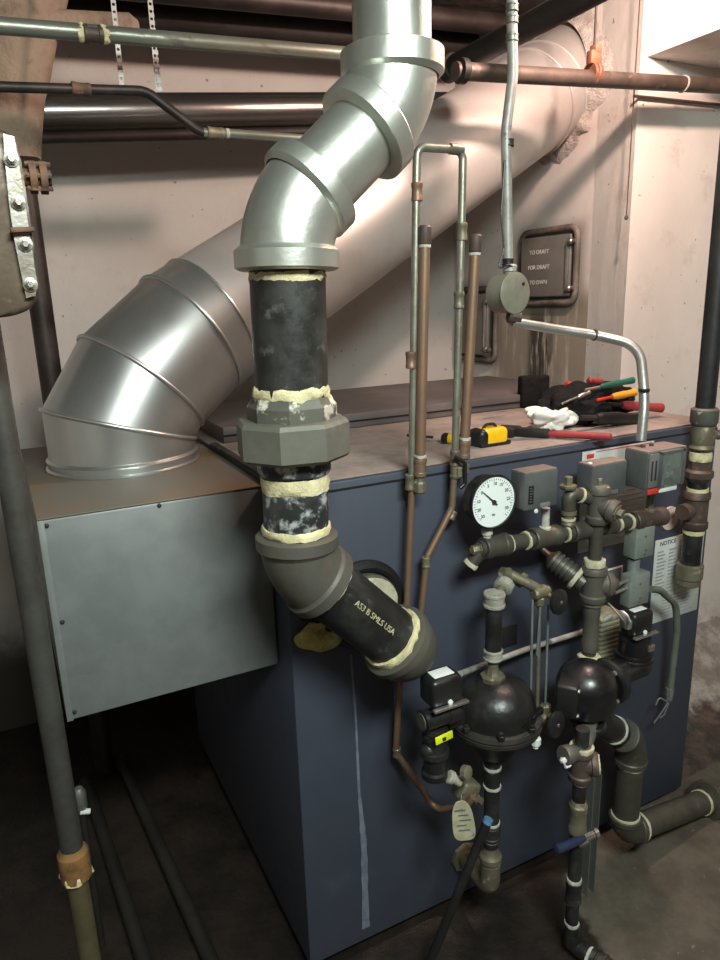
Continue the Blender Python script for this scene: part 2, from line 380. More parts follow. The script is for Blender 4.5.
# ================================================================ BOILER
WB = 1.157
bl = thing('boiler', 'large dark blue sheet-metal boiler standing on the floor in the middle of the room', 'boiler', (WB/2, .46, 0))
box('jacket', (0, 0, .03), (WB, .92, 1.088), 'blue_sheet', bl, .004)
box('base', (.03, .03, 0), (WB-.03, .9, .03), 'black_dusty', bl, .002)
box('top_sheet', (.0, .008, 1.0885), (WB, .92, 1.0915), 'boiler_top', bl, .001, label='dusty top sheet')
box('raised_lid', (.03, .4527, 1.092), (1.151, .9222, 1.13), 'lid_top', bl, .004, label='raised rectangular lid')
box('lid_seam', (.03, .4500, 1.108), (1.151, .4525, 1.112), 'hole_black', bl, .0005)
box('edge_flange', (-.004, .02, 1.0915), (.012, .45, 1.098), 'black_iron', bl, .001)
box('panel_trim', (0, -.0015, 1.07), (WB, .0005, 1.074), 'hole_black', bl, .0003)
for x in (.715,):
    box('panel_seam', (x, -.0012, 1.0), (x+.002, .0005, 1.07), 'hole_black', bl, .0003)
# run of dried white drip down the front
bm = B(); pts = [W(351, 655, -.001), W(356, 720, -.001), W(359, 790, -.001), W(364, 845, -.001), W(366, 928, -.001)]
wd = [.002, .0025, .003, .007, .009]; L = []
m_ = 40
for k in range(m_+1):
    t = k/m_*4; i = min(int(t), 3); f_ = t-i; p = pts[i].lerp(pts[i+1], f_); w = wd[i]+(wd[i+1]-wd[i])*f_; w *= 1+.4*noise.noise(p*60)
    L.append((bm.verts.new(p-X*w), bm.verts.new(p+X*w+V((0, 0, .0)))))
for k in range(m_): bm.faces.new((L[k][0], L[k][1], L[k+1][1], L[k+1][0]))
r_ = bmesh.ops.extrude_face_region(bm, geom=bm.faces[:]); bmesh.ops.translate(bm, verts=[v for v in r_['geom'] if isinstance(v, bmesh.types.BMVert)], vec=(0, .0012, 0))
M('drip', (.16, .18, .22), (.11, .13, .17), 40, rough=.6); mk('drip_stain', bm, 'drip', bl)
# outlet hole with rubber ring
OC = W(361, 603, 0); OC.y = 0
bm = B(); sweep(bm, [(OC+V((math.cos(a)*.078, -.008, math.sin(a)*.078)), V((-math.sin(a), 0, math.cos(a))), .0125) for a in [2*math.pi*i/40 for i in range(40)]], 10, close=True)
mk('outlet_rubber_ring', bm, 'rubber_black', bl)
cyl('outlet_opening', OC+V((0, .0, 0)), OC+V((0, -.003, 0)), .07, 'hole_black', bl)
lathe('outlet_collar', OC+V((.002, 0, .004)), -Y, [(0, .066), (.010, .066), (.011, .060), (.020, .060), (.021, .063), (.030, .063), (.032, .056)], 'cast_iron', bl, 36)
ring(OC+V((.002, -.036, .004)), Y, .0585, .008, bl, 'thin_dope', .002)
# torn yellow insulation under the elbow
bm = B(); ic = W(322, 633, -.006)
bmesh.ops.create_icosphere(bm, subdivisions=4, radius=1)
for v in bm.verts:
    q = v.co.copy(); v.co = ic+V((q.x*.050, q.y*.018, q.z*.030+q.x*.004))+q*noise.noise(q*1.3)*.016
mk('torn_insulation', bm, 'foam_yellow', bl, 80)
bm = B(); bmesh.ops.create_icosphere(bm, subdivisions=3, radius=1)
for v in bm.verts: q = v.co.copy(); v.co = W(318, 612, -.012)+V((q.x*.035, q.y*.014, q.z*.018))+q*noise.noise(q*3)*.01
mk('insulation_cavity', bm, 'hole_black', bl, 80)
box('vent_slot', W(500, 628, -.001)+V((0, 0, 0)), W(517, 644, -.004), 'hole_black', bl, .0005)
cyl('round_plate', W(669, 518, .0), W(669, 518, .0)-Y*.004, .030, 'pale_plate', bl, label='pale round plate')
# paper sheets on the front
def panel(name, c0, c1, c2, c3, th, mat, parent, label=None):   # corners TL TR BR BL
    bm = B(); vs = [bm.verts.new(c) for c in (c0, c1, c2, c3)]; bm.faces.new(vs)
    r_ = bmesh.ops.extrude_face_region(bm, geom=bm.faces[:]); nn = (c1-c0).cross(c3-c0).normalized()
    bmesh.ops.translate(bm, verts=[v for v in r_['geom'] if isinstance(v, bmesh.types.BMVert)], vec=nn*th); return mk(name, bm, mat, parent, label=label)
def rectsheet(name, label, cat, x0, x1, z0, z1, y, mat, group=None):
    t = thing(name, label, cat, ((x0+x1)/2, y, z0), group)
    box('sheet', (x0, y-.0015, z0), (x1, y, z1), mat, t, .0003); return t
def cells(name, t, x0, x1, z0, z1, y, rows, cols, mat, fill=.75, h=.45, seed=1):
    rnd = random.Random(seed); bm = B()
    for i in range(rows):
        zc = z1-(i+.5)*(z1-z0)/rows; hh = (z1-z0)/rows*h/2
        for j in range(cols):
            cw = (x1-x0)/cols; xa = x0+j*cw+cw*.08; xb = xa+cw*.84*rnd.uniform(fill, 1)
            boxb(bm, V(((xa+xb)/2, y, zc)), ((xb-xa)/2, .0002, hh))
    return mk(name, bm, mat, t)
a, b_ = W(583, 452, -.002), W(657, 545, -.002)
t = rectsheet('warning_placard', 'white placard with a red corner mark behind the pressure controls', 'placard', a.x, W(654, 438, 0).x, W(583, 552, 0).z, W(583, 452, 0).z, 0, 'rating_paper')
px0, px1, pz0, pz1 = a.x, W(654, 438, 0).x, W(583, 552, 0).z, W(583, 452, 0).z
box('red_mark', (px0+.012, -.0022, pz1-.017), (px0+.034, -.0014, pz1-.007), 'red_ink', t, .0002)
box('red_line', (px0+.04, -.0022, pz1-.005), (px1-.01, -.0014, pz1-.003), 'red_ink', t, .0002)
cells('text_lines', t, px0+.01, px1-.01, pz0+.012, pz1-.03, -.0017, 16, 2, 'faint_ink', .6, .35)
rx0, rx1, rz0, rz1 = W(655, 545, 0).x, W(711, 530, 0).x-.004, W(657, 622, 0).z, W(655, 541, 0).z
rx1 = min(rx1, WB-.012)
t = rectsheet('rating_sheet', 'pale printed notice sheet at the right edge of the boiler front', 'notice', rx0, rx1, rz0, rz1, 0, 'rating_paper')
text('NOTICE', V((rx0+.045, -.002, rz1-.012)), X, Z, .016, 'black_ink', t, 'heading')
cells('text_table', t, rx0+.006, rx1-.005, rz0+.075, rz1-.028, -.0017, 13, 4, 'faint_ink', .5, .45, 3)
cells('text_lines', t, rx0+.03, rx1-.008, rz0+.008, rz0+.07, -.0017, 7, 1, 'faint_ink', .8, .4, 4)
a = W(604, 570, 0); b_ = W(621, 586, 0)
t = rectsheet('small_notice', 'small white-framed black notice left of the lower relay box', 'notice', a.x, b_.x, min(a.z, b_.z), max(a.z, b_.z), 0, 'white_paper')
box('dark_field', (a.x+.004, -.0022, min(a.z, b_.z)+.004), (b_.x-.004, -.0014, max(a.z, b_.z)-.004), 'ink', t, .0002)

# ================================================================ FLUE COLLECTOR BOX + DUCT
fb = thing('flue_box', 'plain grey sheet-metal flue box hung on the left side of the boiler', 'flue box', (-.2, .4, .715))
box('shell', (-.3935, .0696, .7154), (-.003, .7297, 1.080), 'grey_box', fb, .004)
box('top_sheet', (-.3935, .0696, 1.0803), (-.003, .7297, 1.083), 'box_top', fb, .001, label='dusty brownish top')
for (x, z) in ((-.38, 1.07), (-.38, .73), (-.2, 1.075), (-.378, .9)):
    lathe('screw', V((x, .0696, z)), -Y, [(0, .004), (.002, .0035), (.003, .001)], 'dark_iron', fb, 10)
for (x0, x1) in ((-.3935, -.383),):
    box('corner_flange', (x0, .0675, .7154), (x1, .0692, 1.080), 'grey_box', fb, .0008)
du = thing('flue_duct', 'wide round sheet-metal flue duct rising from the grey box into the wall', 'duct', DA[0])
P_ = [V((DA[0].x, DA[0].y, 1.0835)), A1, A2, A3, DB+DD*.06]
nrm = [Z, (cdir[0]+cdir[1]).normalized(), (cdir[1]+cdir[2]).normalized(), (cdir[2]+cdir[3]).normalized(), DD]
A4 = A3+DD*.06
def gore(name, c0, c1, d, n0, n1, mat, parent, r=DR):
    bm = B(); e0 = [bm.verts.new(q) for q in ell(c0, d, n0, r, 64)]; e1 = [bm.verts.new(q) for q in ell(c1, d, n1, r, 64)]
    for i in range(64): j = (i+1) % 64; bm.faces.new((e0[i], e0[j], e1[j], e1[i]))
    return mk(name, bm, mat, parent, 60)
def seam(c, d, nm, mat, parent, r=DR, w=.0045):
    e = ell(c, d, nm, r+.001, 64); bm = B(); k = len(e)
    sweep(bm, [(e[i], e[(i+1) % k]-e[i-1], w) for i in range(k)], 8, close=True); return mk('seam_bead', bm, mat, parent, 80)
for i in range(3): gore('elbow_gore', P_[i], P_[i+1], cdir[i], nrm[i], nrm[i+1], 'duct_sheet', du)
gore('sleeve', A3, A4, DD, nrm[3], DD, 'duct_sheet', du, DR+.001)
gore('straight_run', A4, P_[4], DD, DD, DD, 'dusty_duct', du)
for i in (1, 2, 3): seam(P_[i], cdir[i], nrm[i], 'duct_sheet', du)
seam(A4, DD, DD, 'duct_sheet', du, w=.0035)
seam(DB-DD*.17, DD, DD, 'dusty_duct', du, w=.005); seam(DB-DD*.10, DD, DD, 'dusty_duct', du, w=.004)
lathe('base_collar', V((DA[0].x, DA[0].y, 1.0835)), Z, [(0, DR+.008), (.003, DR+.008), (.006, DR+.003), (.016, DR+.003), (.02, DR+.006), (.024, DR+.002), (.0245, DR)], 'duct_sheet', du, 64)

# ================================================================ MAIN SUPPLY PIPE
YP = -.15; r4 = .0545
sp = thing('supply_pipe', 'thick main steam pipe, silver above and black below, bending into the boiler front', 'pipe', (-.03, YP, 1.0))
va, vb_ = W(288, 290, YP), W(296.5, 525, YP)
zc = lambda py: W(293, py, YP).z
def vl(z): return va+(vb_-va)*((z-va.z)/(vb_.z-va.z))
def VP(py): return vl(zc(py))
vd = (va-vb_).normalized()
c1 = W(393, 103, YP); c2 = vl(W(289, 216, YP).z); c3 = VP(565); c4 = W(410, 652, YP)
d12 = (c2-c1).normalized(); d34 = (c4-c3).normalized(); rS = .057; rL = .0505
cyl('upper_pipe', V((c1.x, YP, c1.z+.04)), V((c1.x, YP, 2.278)), rS*.985, 'silver_paint', sp, 40, label='silver painted riser')
elbow('upper_elbow', V((c1.x, YP, 2.3)), c1, c2, rS*1.16, (.068, .074), sp, 'silver_paint', bl=.033, br=1.13, rk=.85)
cyl('diagonal_nipple', c1+d12*.05, c2-d12*.05, rS, 'silver_paint', sp, 40)
elbow('silver_elbow', c1, c2, c3, rS*1.16, (.068, .074), sp, 'silver_paint', bl=.030, br=1.13, rk=.85)
cyl('black_nipple', VP(400), c2-vd*.05, r4, 'black_iron', sp, 40)
ring(VP(277), Z, r4*1.0, .014, sp); ring(VP(392), Z, r4*1.02, .020, sp, wob=.006)
lathe('bushing', VP(427), Z, [(0, .0645), (.006, .067), (.034, .067), (.039, .063), (zc(396)-zc(427), .060)], 'bushing_iron', sp, 8, phase=.35)
lathe('union_nut', VP(456), Z, [(0, .081), (.005, .0865), (.052, .0865), (.058, .082), (.059, .068)], 'union_iron', sp, 8, phase=.2)
lathe('union_tail', VP(472), Z, [(0, .054), (.004, .056), (.018, .056), (.03, .056)], 'mottled_iron', sp, 40)
ring(VP(482), Z, rL*1.015, .026, sp, wob=.003)
cyl('lower_nipple', c3+vd*.03, VP(462), rL, 'mottled_iron', sp, 40)
ring(c3+vd*.060, Z, rL*1.05, .013, sp)
elbow('cast_elbow', va, c3, c4, r4*1.10, (.052, .062), sp, 'cast_iron', bl=.024, br=1.08, rk=.95)
ring(c3+d34*.064, d34, r4*1.0, .008, sp)
cyl('angled_nipple', c3+d34*.03, c4-d34*.03, r4*.96, 'black_iron', sp, 40)
ring(c4-d34*.053, d34, r4*1.05, .014, sp, wob=.004)
elbow('outlet_elbow', c3, c4, V((c4.x, 1, c4.z)), r4*1.17, (.048, .062), sp, 'cast_iron', bl=.020, br=1.06, rk=.95)
cyl('outlet_nipple', V((c4.x, YP+.04, c4.z)), V((c4.x, -.002, c4.z)), r4*.95, 'cast_iron', sp, 40)
# stencilled lettering on the angled nipple (illegible yellow characters in the photo)
side = d34.cross(V((0, -1, 0))).normalized()*-1
nrm_ = (V((0, -1, 0))*.95+side*.05).normalized()
tx = (CP-(c3+c4)/2); tx = (tx-d34*tx.dot(d34)).normalized(); upv = tx.cross(d34).normalized()
tdir = (tx+upv*.16).normalized(); M('stencil', (.45, .43, .25), (.3, .28, .15), 60, rough=.8)
o = text('A53 B SMLS USA', (c3*.50+c4*.50)+tdir*(r4*.965), d34, tdir.cross(d34), .0140, 'stencil', sp, 'stencil_lettering', ext=.0008)

# ================================================================ COPPER AND STEEL SMALL PIPES
YC = -.035
def band(A, d, r, L, mat, parent, name='coupling'): return coupling(name, A-d.normalized()*L/2, d, r, L, mat, parent, 20)
# looped vent line: left leg, cross piece, right leg
lp = thing('vent_loop_pipe', 'thin grey-green pipe looping up over two legs in front of the flue duct', 'pipe', W(412, 478, YC))
q0 = W(417, 147, YC); q1 = W(463, 150, YC)
la, lb = W(406, 600, YC), W(412, 478, YC)
tube('left_leg', [lb, q0, q1, W(461, 250, YC), W(455, 455, YC)], .0072, 'copper_pale', lp, .016)
for p, s, mt in ((W(417, 192, YC), 0, 'copper_old'), (W(411, 360, YC), 0, 'copper_old'), (W(410, 482, YC), 0, 'brass_old'), (W(462, 232, YC), 0, 'brass_old'), (W(459, 300, YC), 0, 'brass_old'), (W(455, 458, YC), 0, 'brass_old')):
    band(p, Z, .0098, .030, mt, lp)
cyl('elbow_fitting', W(452, 149, YC)-X*.004, W(462, 150, YC), .0092, 'copper_pale', lp, 16)
# left copper feed dropping behind the elbow and back to the valve
cf = thing('copper_drop_pipe', 'long thin copper pipe dropping behind the black elbow to the lower feed valve', 'pipe', W(400, 750, YC))
tube('pipe', [lb-V((0, 0, .01)), W(407, 600, YC), W(399, 690, YC), W(396, 752, YC), W(436, 810, -.09), W(466, 806, -.175), W(473, 797, -.185)], .0068, 'copper_old', cf, .022)
for p in (W(397, 752, YC),): band(p, Z, .0088, .02, 'copper_pale', cf)
# capped copper air chambers
for (pt, pb, lab) in ((W(425, 226, YC-.012), W(420, 470, YC-.012), 'upright brown copper tube with a dark capped top, the left and taller one'), (W(476, 235, YC+.0), W(464, 452, YC+.0), 'upright brown copper tube with a dark capped top, right of the grey-green pipe')):
    t = thing('capped_copper_tube', lab, 'pipe', pb, 'capped copper tubes above the boiler front')
    d = (pt-pb).normalized()
    cyl('tube', pb, pt, .0098, 'copper_old', t, 20)
    lathe('cap', pt-d*.030, d, [(0, .0105), (.002, .0115), (.028, .0115), (.031, .009)], 'brown_iron', t, 20)
    ring(pt-d*.033, d, .0105, .005, t, 'white_dope', .001, 'solder_ring')
    coupling('coupling', pb-d*.012, d, .0125, .034, 'copper_old', t, 20)
    ring(pb+d*.026, d, .0115, .006, t, 'white_dope', .001, 'solder_ring')
    lathe('end_fitting', pb-d*.045, d, [(0, .009), (.004, .012), (.02, .012), (.024, .009), (.035, .009)], 'brass_old', t, 8)
# right leg continuing down with an offset bend, with a small valve
cr = thing('offset_copper_pipe', 'short copper pipe with an offset bend left of the pressure gauge', 'pipe', W(424, 600, YC))
tube('pipe', [W(455, 462, YC), W(452, 508, YC), W(427, 557, YC), W(421, 612, YC)], .0068, 'copper_old', cr, .03)
band(W(452, 515, YC), (W(452, 508, YC)-W(440, 532, YC)), .0088, .018, 'brass_old', cr); band(W(426, 562, YC), Z, .0088, .022, 'brass_old', cr)
tee('tee', W(455, 470, YC), Z, W(466, 470, YC)-W(455, 470, YC), .009, .032, .022, 'brass_old', cr)
sv = thing('small_valve', 'small brass valve with a black handle between the two right copper pipes', 'valve', W(461, 478, YC-.01))
lathe('body', W(459, 466, YC-.005), Z*-1, [(0, .007), (.003, .010), (.02, .010), (.024, .006)], 'brass_old', sv, 8)
tube('handle', [W(455, 457, YC-.018), W(465, 463, YC-.022), W(465, 484, YC-.02), W(460, 488, YC-.018)], .004, 'black_plastic', sv, .006)

# ================================================================ GAUGE
YG = -.105
gc = W(494, 502, YG)
gg = thing('pressure_gauge', 'round white-faced pressure gauge with a black rim on the pipe header', 'gauge', gc-V((0, 0, .06)))
lathe('case', gc+Y*.040, -Y, [(0, .040), (.004, .047), (.030, .050), (.034, .053), (.041, .053), (.042, .0505), (.036, .0500)], 'black_paint', gg, 56)
cyl('dial', gc+Y*.0045, gc+Y*.0015, .0498, 'dial_white', gg, 56)
def dd(a, r): return gc+V((math.cos(a)*r, .0008, math.sin(a)*r))
bm = B()
for i in range(41):
    a = R(225-270*i/40); l = .006 if i % 5 == 0 else .003
    p, q = dd(a, .0455), dd(a, .0455-l); m = (p+q)/2
    boxb(bm, m, ((p-q).length/2, .0003, .0004), Matrix.Rotation(-a, 3, 'Y'))
mk('tick_marks', bm, 'black_ink', gg)
for s, ang in (('30', 225), ('20', 198), ('10', 171), ('0', 142), ('5', 112), ('10', 86), ('15', 62), ('20', 32), ('25', 2), ('30', -28)):
    p = dd(R(ang), .0355); text(s, p, X, Z, .0088, 'black_ink', gg, 'numeral')
p0, p1 = dd(R(138), .036)-Y*.002, dd(R(-42), .010)-Y*.002
bm = B(); pv = (p1-p0).cross(Y).normalized()
vs = [bm.verts.new(v) for v in (p0-pv*.0005, p0+pv*.0005, p1+pv*.0016, p1-pv*.0016)]; bm.faces.new(vs)
r_ = bmesh.ops.extrude_face_region(bm, geom=bm.faces[:]); bmesh.ops.translate(bm, verts=[v for v in r_['geom'] if isinstance(v, bmesh.types.BMVert)], vec=(0, .0006, 0))
mk('needle', bm, 'black_ink', gg); cyl('needle_hub', gc-Y*.003, gc+Y*.001, .0042, 'black_ink', gg, 16)
text('PSI', dd(R(-90), .026), X, Z, .006, 'black_ink', gg, 'unit_lettering')
lathe('stem', gc+V((0, .02, -.05)), -Z, [(0, .007), (.008, .007), (.009, .011), (.02, .011), (.022, .008), (.045, .008)], 'white_dope', gg, 8)

# ================================================================ CONTROL HEADER
YH = -.085
hd = thing('control_header', 'horizontal dark pipe header carrying the gauge and pressure controls', 'pipe', W(560, 535, YH))
H0, H1 = W(479, 549, YH), W(656, 517, YH); H1.z = H0.z+(H1.z-H0.z); dh = (H1-H0).normalized()
def hx(px): 
    a = W(px, 530, YH).x; return H0.lerp(H1, (a-H0.x)/(H1.x-H0.x))
cyl('pipe', H0, H1, .0155, 'pipe_iron', hd, 24)
coupling('end_tee', hx(483), dh, .0225, hx(508).x-hx(483).x, 'pipe_iron', hd)
lathe('end_plug', hx(483), -dh, [(0, .014), (.01, .013), (.011, .009), (.024, .009), (.026, .008)], 'brass_old', hd, 6)
for px in (509, 526, 565, 616, 628, 574): ring(hx(px), dh, .0185, .006, hd, 'thin_dope', .0015)
coupling('middle_tee', hx(532), dh, .0225, hx(558).x-hx(532).x, 'pipe_iron', hd)
coupling('right_tee', hx(571), dh, .0215, hx(592).x-hx(571).x, 'pipe_iron', hd)
coupling('right_coupling', hx(603), dh, .020, hx(614).x-hx(603).x, 'pipe_iron', hd)
coupling('brown_elbow', hx(632), dh, .0215, hx(662).x-hx(632).x, 'brown_iron', hd)
# short stub from the boiler into the left end
q_ = W(471, 564, -.075); cyl('drop_stub', hx(484), q_, .0125, 'pipe_iron', hd, 20)
ring(q_, q_-hx(484), .0150, .009, hd, 'thin_dope', .001)
# riser stubs to controls
for (px, top, mt) in ((545, 508, 'white_dope'), (657, 488, 'brass_old')):
    p = hx(min(px, 648)); q = W(px, top, YH); 
    lathe('control_stub', p+V((0, 0, .01)), Z, [(0, .012), (.012, .012), (.014, .0085), (max(.03, q.z-p.z-.01), .0085)], mt, hd, 12)
# small tee stack left of the vertical riser
s0 = hx(568); lathe('small_riser', s0+Z*.015, Z, [(0, .013), (.006, .015), (.012, .012), (.024, .012), (.026, .016), (.034, .016), (.036, .011), (.05, .011)], 'brass_old', hd, 20)
ring(s0+Z*.030, Z, .0145, .006, hd, 'thin_dope', .001); ring(s0+Z*.044, Z, .0145, .006, hd, 'thin_dope', .001)
e0 = W(568, 492, YH); e1 = W(597, 500, YH-.01)
tube('small_elbow', [s0+Z*.048, e0, e1], .0145, 'pipe_iron', hd, .016, 20); ring(e0+(e1-e0)*.42, e1-e0, .0165, .006, hd, 'thin_dope', .001)
lathe('small_elbow_plug', e0+Z*.006, Z, [(0, .015), (.004, .018), (.009, .018), (.011, .009), (.026, .009), (.027, .007)], 'brass_old', hd, 6)
# cross/tee in front with plug
v0 = W(598, 505, YH-.015)
rv = thing('riser_pipe', 'dark vertical riser with tees and cream joint rings above the right cutoff', 'pipe', W(592, 650, YH-.015))
YR = YH-.015; RX = v0.x
rz = lambda py: W(596, py, YR).z
cyl('pipe', V((RX, YR, rz(655))), V((RX, YR, rz(490))), .014, 'pipe_iron', rv, 24)
tee('upper_tee', V((RX, YR, rz(505))), Z, V((.35, -1, -.25)), .021, rz(487)-rz(523), .042, 'cast_iron', rv)
ring(V((RX, YR, rz(489))), Z, .022, .009, rv, 'thin_dope', .001); ring(V((RX, YR, rz(522))), Z, .021, .006, rv, 'thin_dope', .001)
lathe('top_plug', V((RX, YR, rz(488))), Z, [(0, .02), (.004, .02), (.006, .006), (.02, .006)], 'brass_old', rv, 6)
pd = V((.35, -1, -.25)).normalized(); lathe('side_plug', V((RX, YR, rz(505)))+pd*.041, pd, [(0, .018), (.003, .018), (.004, .010), (.014, .010)], 'brass_old', rv, 6)
ring(V((RX, YR, rz(562))), Z, .022, .016, rv, 'thin_dope', .0015)
tee('cross_tee', V((RX, YR, rz(583))), Z, V((1, -.35, -.1)), .024, rz(567)-rz(601), .040, 'cast_iron', rv)
bdn = V((1, -.35, -.1)).normalized(); ring(V((RX, YR, rz(583)))+bdn*.034, bdn, .0265, .008, rv, 'thin_dope', .001)
lathe('branch_plug', V((RX, YR, rz(583)))+bdn*.04, bdn, [(0, .016), (.012, .015)], 'pipe_iron', rv, 20)
ring(V((RX, YR, rz(602))), Z, .022, .006, rv, 'brass_old', .001, 'brass_ring')
coupling('lower_sleeve', V((RX, YR, rz(648))), Z, .0185, rz(603)-rz(648), 'cast_iron', rv)
lathe('base_nut', V((RX, YR, rz(660))), Z, [(0, .022), (.003, .026), (.016, .026), (.02, .020)], 'cream_dope', rv, 8, label='cream-smeared nut')
# ribbed union running from boiler to the cross
u0_, u1_ = V((W(545, 557, 0).x, -.001, W(545, 557, 0).z)), V((RX, YR, rz(585)))
g0, g1 = W(548, 556, -.02), W(590, 588, YR)
gd = (g1-g0).normalized(); gl = (g1-g0).length
un = thing('ribbed_union', 'ribbed pipe union slanting from the boiler front to the cross tee', 'pipe union', g0)
pr_ = [(0, .012), (.004, .014)]
for k in range(5): s_ = .012+k*.011; pr_ += [(s_, .0245), (s_+.006, .0245), (s_+.007, .021), (s_+.0105, .021)]
pr_ += [(.068, .028), (.08, .028), (.082, .020), (gl-.015, .020)]
lathe('body', g0, gd, pr_, 'pipe_iron', un, 20); ring(g0+gd*.074, gd, .0285, .010, un, 'thin_dope', .001)
cyl('stub', g0+V((0, .018, .006)), g0+gd*.01, .010, 'pipe_iron', un, 16)

# ================================================================ CONTROL BOXES
def ctrl(TL, TR, BL, dep, y1, label):
    p, q, r__ = W(*TL, y1), W(*TR, y1), W(*BL, y1); wx, h = q.x-p.x, p.z-r__.z
    t = thing('pressure_control', label, 'pressure control', (p.x+wx/2, y1+dep/2, p.z-h), 'pressure control boxes on the header')
    x0, z1 = p.x, p.z
    box('case', (x0, y1, z1-h), (x0+wx, y1+dep, z1), 'control_grey', t, .004)
    box('dust_cover', (x0+.002, y1+.002, z1-.001), (x0+wx-.002, y1+dep-.002, z1+.0012), 'dust_top', t, .0008, label='dusty top')
    return t, x0, z1, wx, h
t, x0, z1, wx_, h_ = ctrl((525, 474), (558.5, 470), (525.5, 511.5), .042, -.125, 'grey pressure control box with a small window, just right of the round gauge')
box('scale_window', (x0+.010, -.1262, z1-.062), (x0+.022, -.1245, z1-.026), 'black_plastic', t, .0004)
cells('scale_marks', t, x0+.011, x0+.0215, z1-.060, z1-.028, -.1264, 6, 1, 'control_grey', .6, .4)
box('nameplate', (x0+.040, -.1262, z1-.073), (x0+.064, -.1245, z1-.064), 'light_box', t, .0004)
lathe('screw', V((x0+.03, -.125, z1-.078)), -Y, [(0, .005), (.002, .004), (.003, .001)], 'white_paper', t, 12)
t, x0, z1, wx_, h_ = ctrl((593, 466.5), (628, 461), (593, 500), .045, -.10, 'grey pressure control box behind the brass tee, middle of the three')
box('nameplate', (x0+.045, -.1012, z1-.068), (x0+.075, -.0995, z1-.059), 'emt', t, .0004)
lathe('screw', V((x0+.012, -.08, z1+.001)), Z, [(0, .005), (.002, .004), (.003, .001)], 'white_paper', t, 12)
# third, glass-fronted
y1 = -.15
t, x0, z1, wx_, h_ = ctrl((648.5, 453), (688.5, 442), (647, 491), .062, y1, 'glass-fronted pressure control box with a red label, nearest the right wall')
print('BOX3', wx_, h_)
box('scale_plate', (x0+.002, y1-.0035, z1-.075), (x0+.030, y1-.0005, z1-.004), 'emt', t, .0005)
for k in (.008, .019): box('scale_slot', (x0+k, y1-.0045, z1-.060), (x0+k+.004, y1-.003, z1-.018), 'black_ink', t, .0003)
box('red_label', (x0+.001, y1-.0045, z1-.089), (x0+.034, y1-.003, z1-.077), 'red_ink', t, .0003)
box('white_label', (x0+.035, y1-.0045, z1-.089), (x0+.088, y1-.0005, z1-.078), 'white_paper', t, .0003)
box('inner_panel', (x0+.032, y1-.002, z1-.075), (x0+.092, y1-.0004, z1-.006), 'black_plastic', t, .0003)
g = N('window_glass'); g.b.inputs['Base Color'].default_value = (.7, .8, .75, 1); g.b.inputs['Roughness'].default_value = .08; g.b.inputs['Transmission Weight'].default_value = .9; MATS['window_glass'] = g.m
for (ax, az, r, m) in ((.052, -.052, .006, 'bright_steel'), (.063, -.048, .005, 'bright_steel'), (.072, -.058, .007, 'control_grey'), (.05, -.03, .004, 'light_box')):
    cyl('mechanism', V((x0+ax, y1, z1+az)), V((x0+ax, y1-.008, z1+az)), r, m, t, 14)
box('inner_plate', (x0+.060, y1-.006, z1-.040), (x0+.088, y1-.003, z1-.010), 'light_box', t, .001)
box('window_pane', (x0+.032, y1-.011, z1-.075), (x0+.092, y1-.009, z1-.006), 'window_glass', t, .0005)
bm = B()
for a, b2 in (((x0+.030, y1-.012, z1-.077), (x0+.033, y1, z1-.003)), ((x0+.091, y1-.012, z1-.077), (x0+.097, y1, z1-.0)), ((x0+.030, y1-.012, z1-.006), (x0+.097, y1, z1-.0))):
    boxb(bm, (V(a)+V(b2))/2, [abs(k)/2 for k in (V(b2)-V(a))], bev=.0006)
mk('window_frame', bm, 'control_grey', t)
for k in (.03, .055): lathe('top_screw', V((x0+k, y1+.04, z1+.001)), Z, [(0, .005), (.006, .005), (.007, .003)], 'brown_iron', t, 6)

def relay(TL, TR, BL, dep, y1, label, m='light_box'):
    p = W(*TL, y1); wx = W(*TR, y1).x-p.x; h = p.z-W(*BL, y1).z
    t = thing('relay_box', label, 'electrical box', (p.x+wx/2, y1+dep/2, p.z-h), 'small grey electrical boxes under the controls')
    box('case', (p.x, y1, p.z-h), (p.x+wx, y1+dep, p.z), m, t, .003)
    for (a, b2) in ((.5, .3), (.55, .75), (.5, .88)):
        lathe('screw', V((p.x+wx*a, y1, p.z-h*b2)), -Y, [(0, .003), (.0015, .0028), (.002, .001)], 'brass_old', t, 10)
    return t, p
t, p = relay((637, 529), (656, 523), (636, 560), .035, -.10, 'upper small grey-green electrical box below the glass-fronted control')
cyl('nipple', V((p.x+.02, -.08, p.z-.079)), V((p.x+.02, -.08, p.z-.12)), .014, 'light_box', t, 16)
t, p = relay((631, 577), (651, 571), (631, 608), .028, -.11, 'lower small grey-green electrical box above the black switch box')
for k in (.012, .03): cyl('spade_terminal', V((p.x+.002, -.10, p.z-k)), V((p.x-.035, -.10, p.z-k-.004)), .004, 'bright_steel', t, 10)
# flexible conduit to loose wires
fx = thing('flexible_conduit', 'grey-green cable conduit curving down the boiler front, right of the black switch box', 'conduit', W(668, 700, -.05))
tube('conduit', [W(650, 589, -.08), W(660, 590, -.075), W(676, 604, -.065), W(677, 630, -.06), W(670, 690, -.05)], .0085, 'flex_green', fx, .07)
band(W(673, 668, -.053), Z, .0094, .005, 'black_plastic', fx, 'tie')
lathe('end_connector', W(670, 688, -.05), -Z, [(0, .0105), (.02, .0105), (.022, .0085), (.034, .0085)], 'emt', fx, 8)
for q in ([W(668, 702, -.05), W(662, 712, -.05), W(654, 723, -.045)], [W(667, 702, -.05), W(659, 697, -.05), W(656, 705, -.048)], [W(669, 702, -.05), W(664, 715, -.05), W(660, 718, -.045)]):
    tube('wire', q, .0022, 'ink', fx, .01, 8)

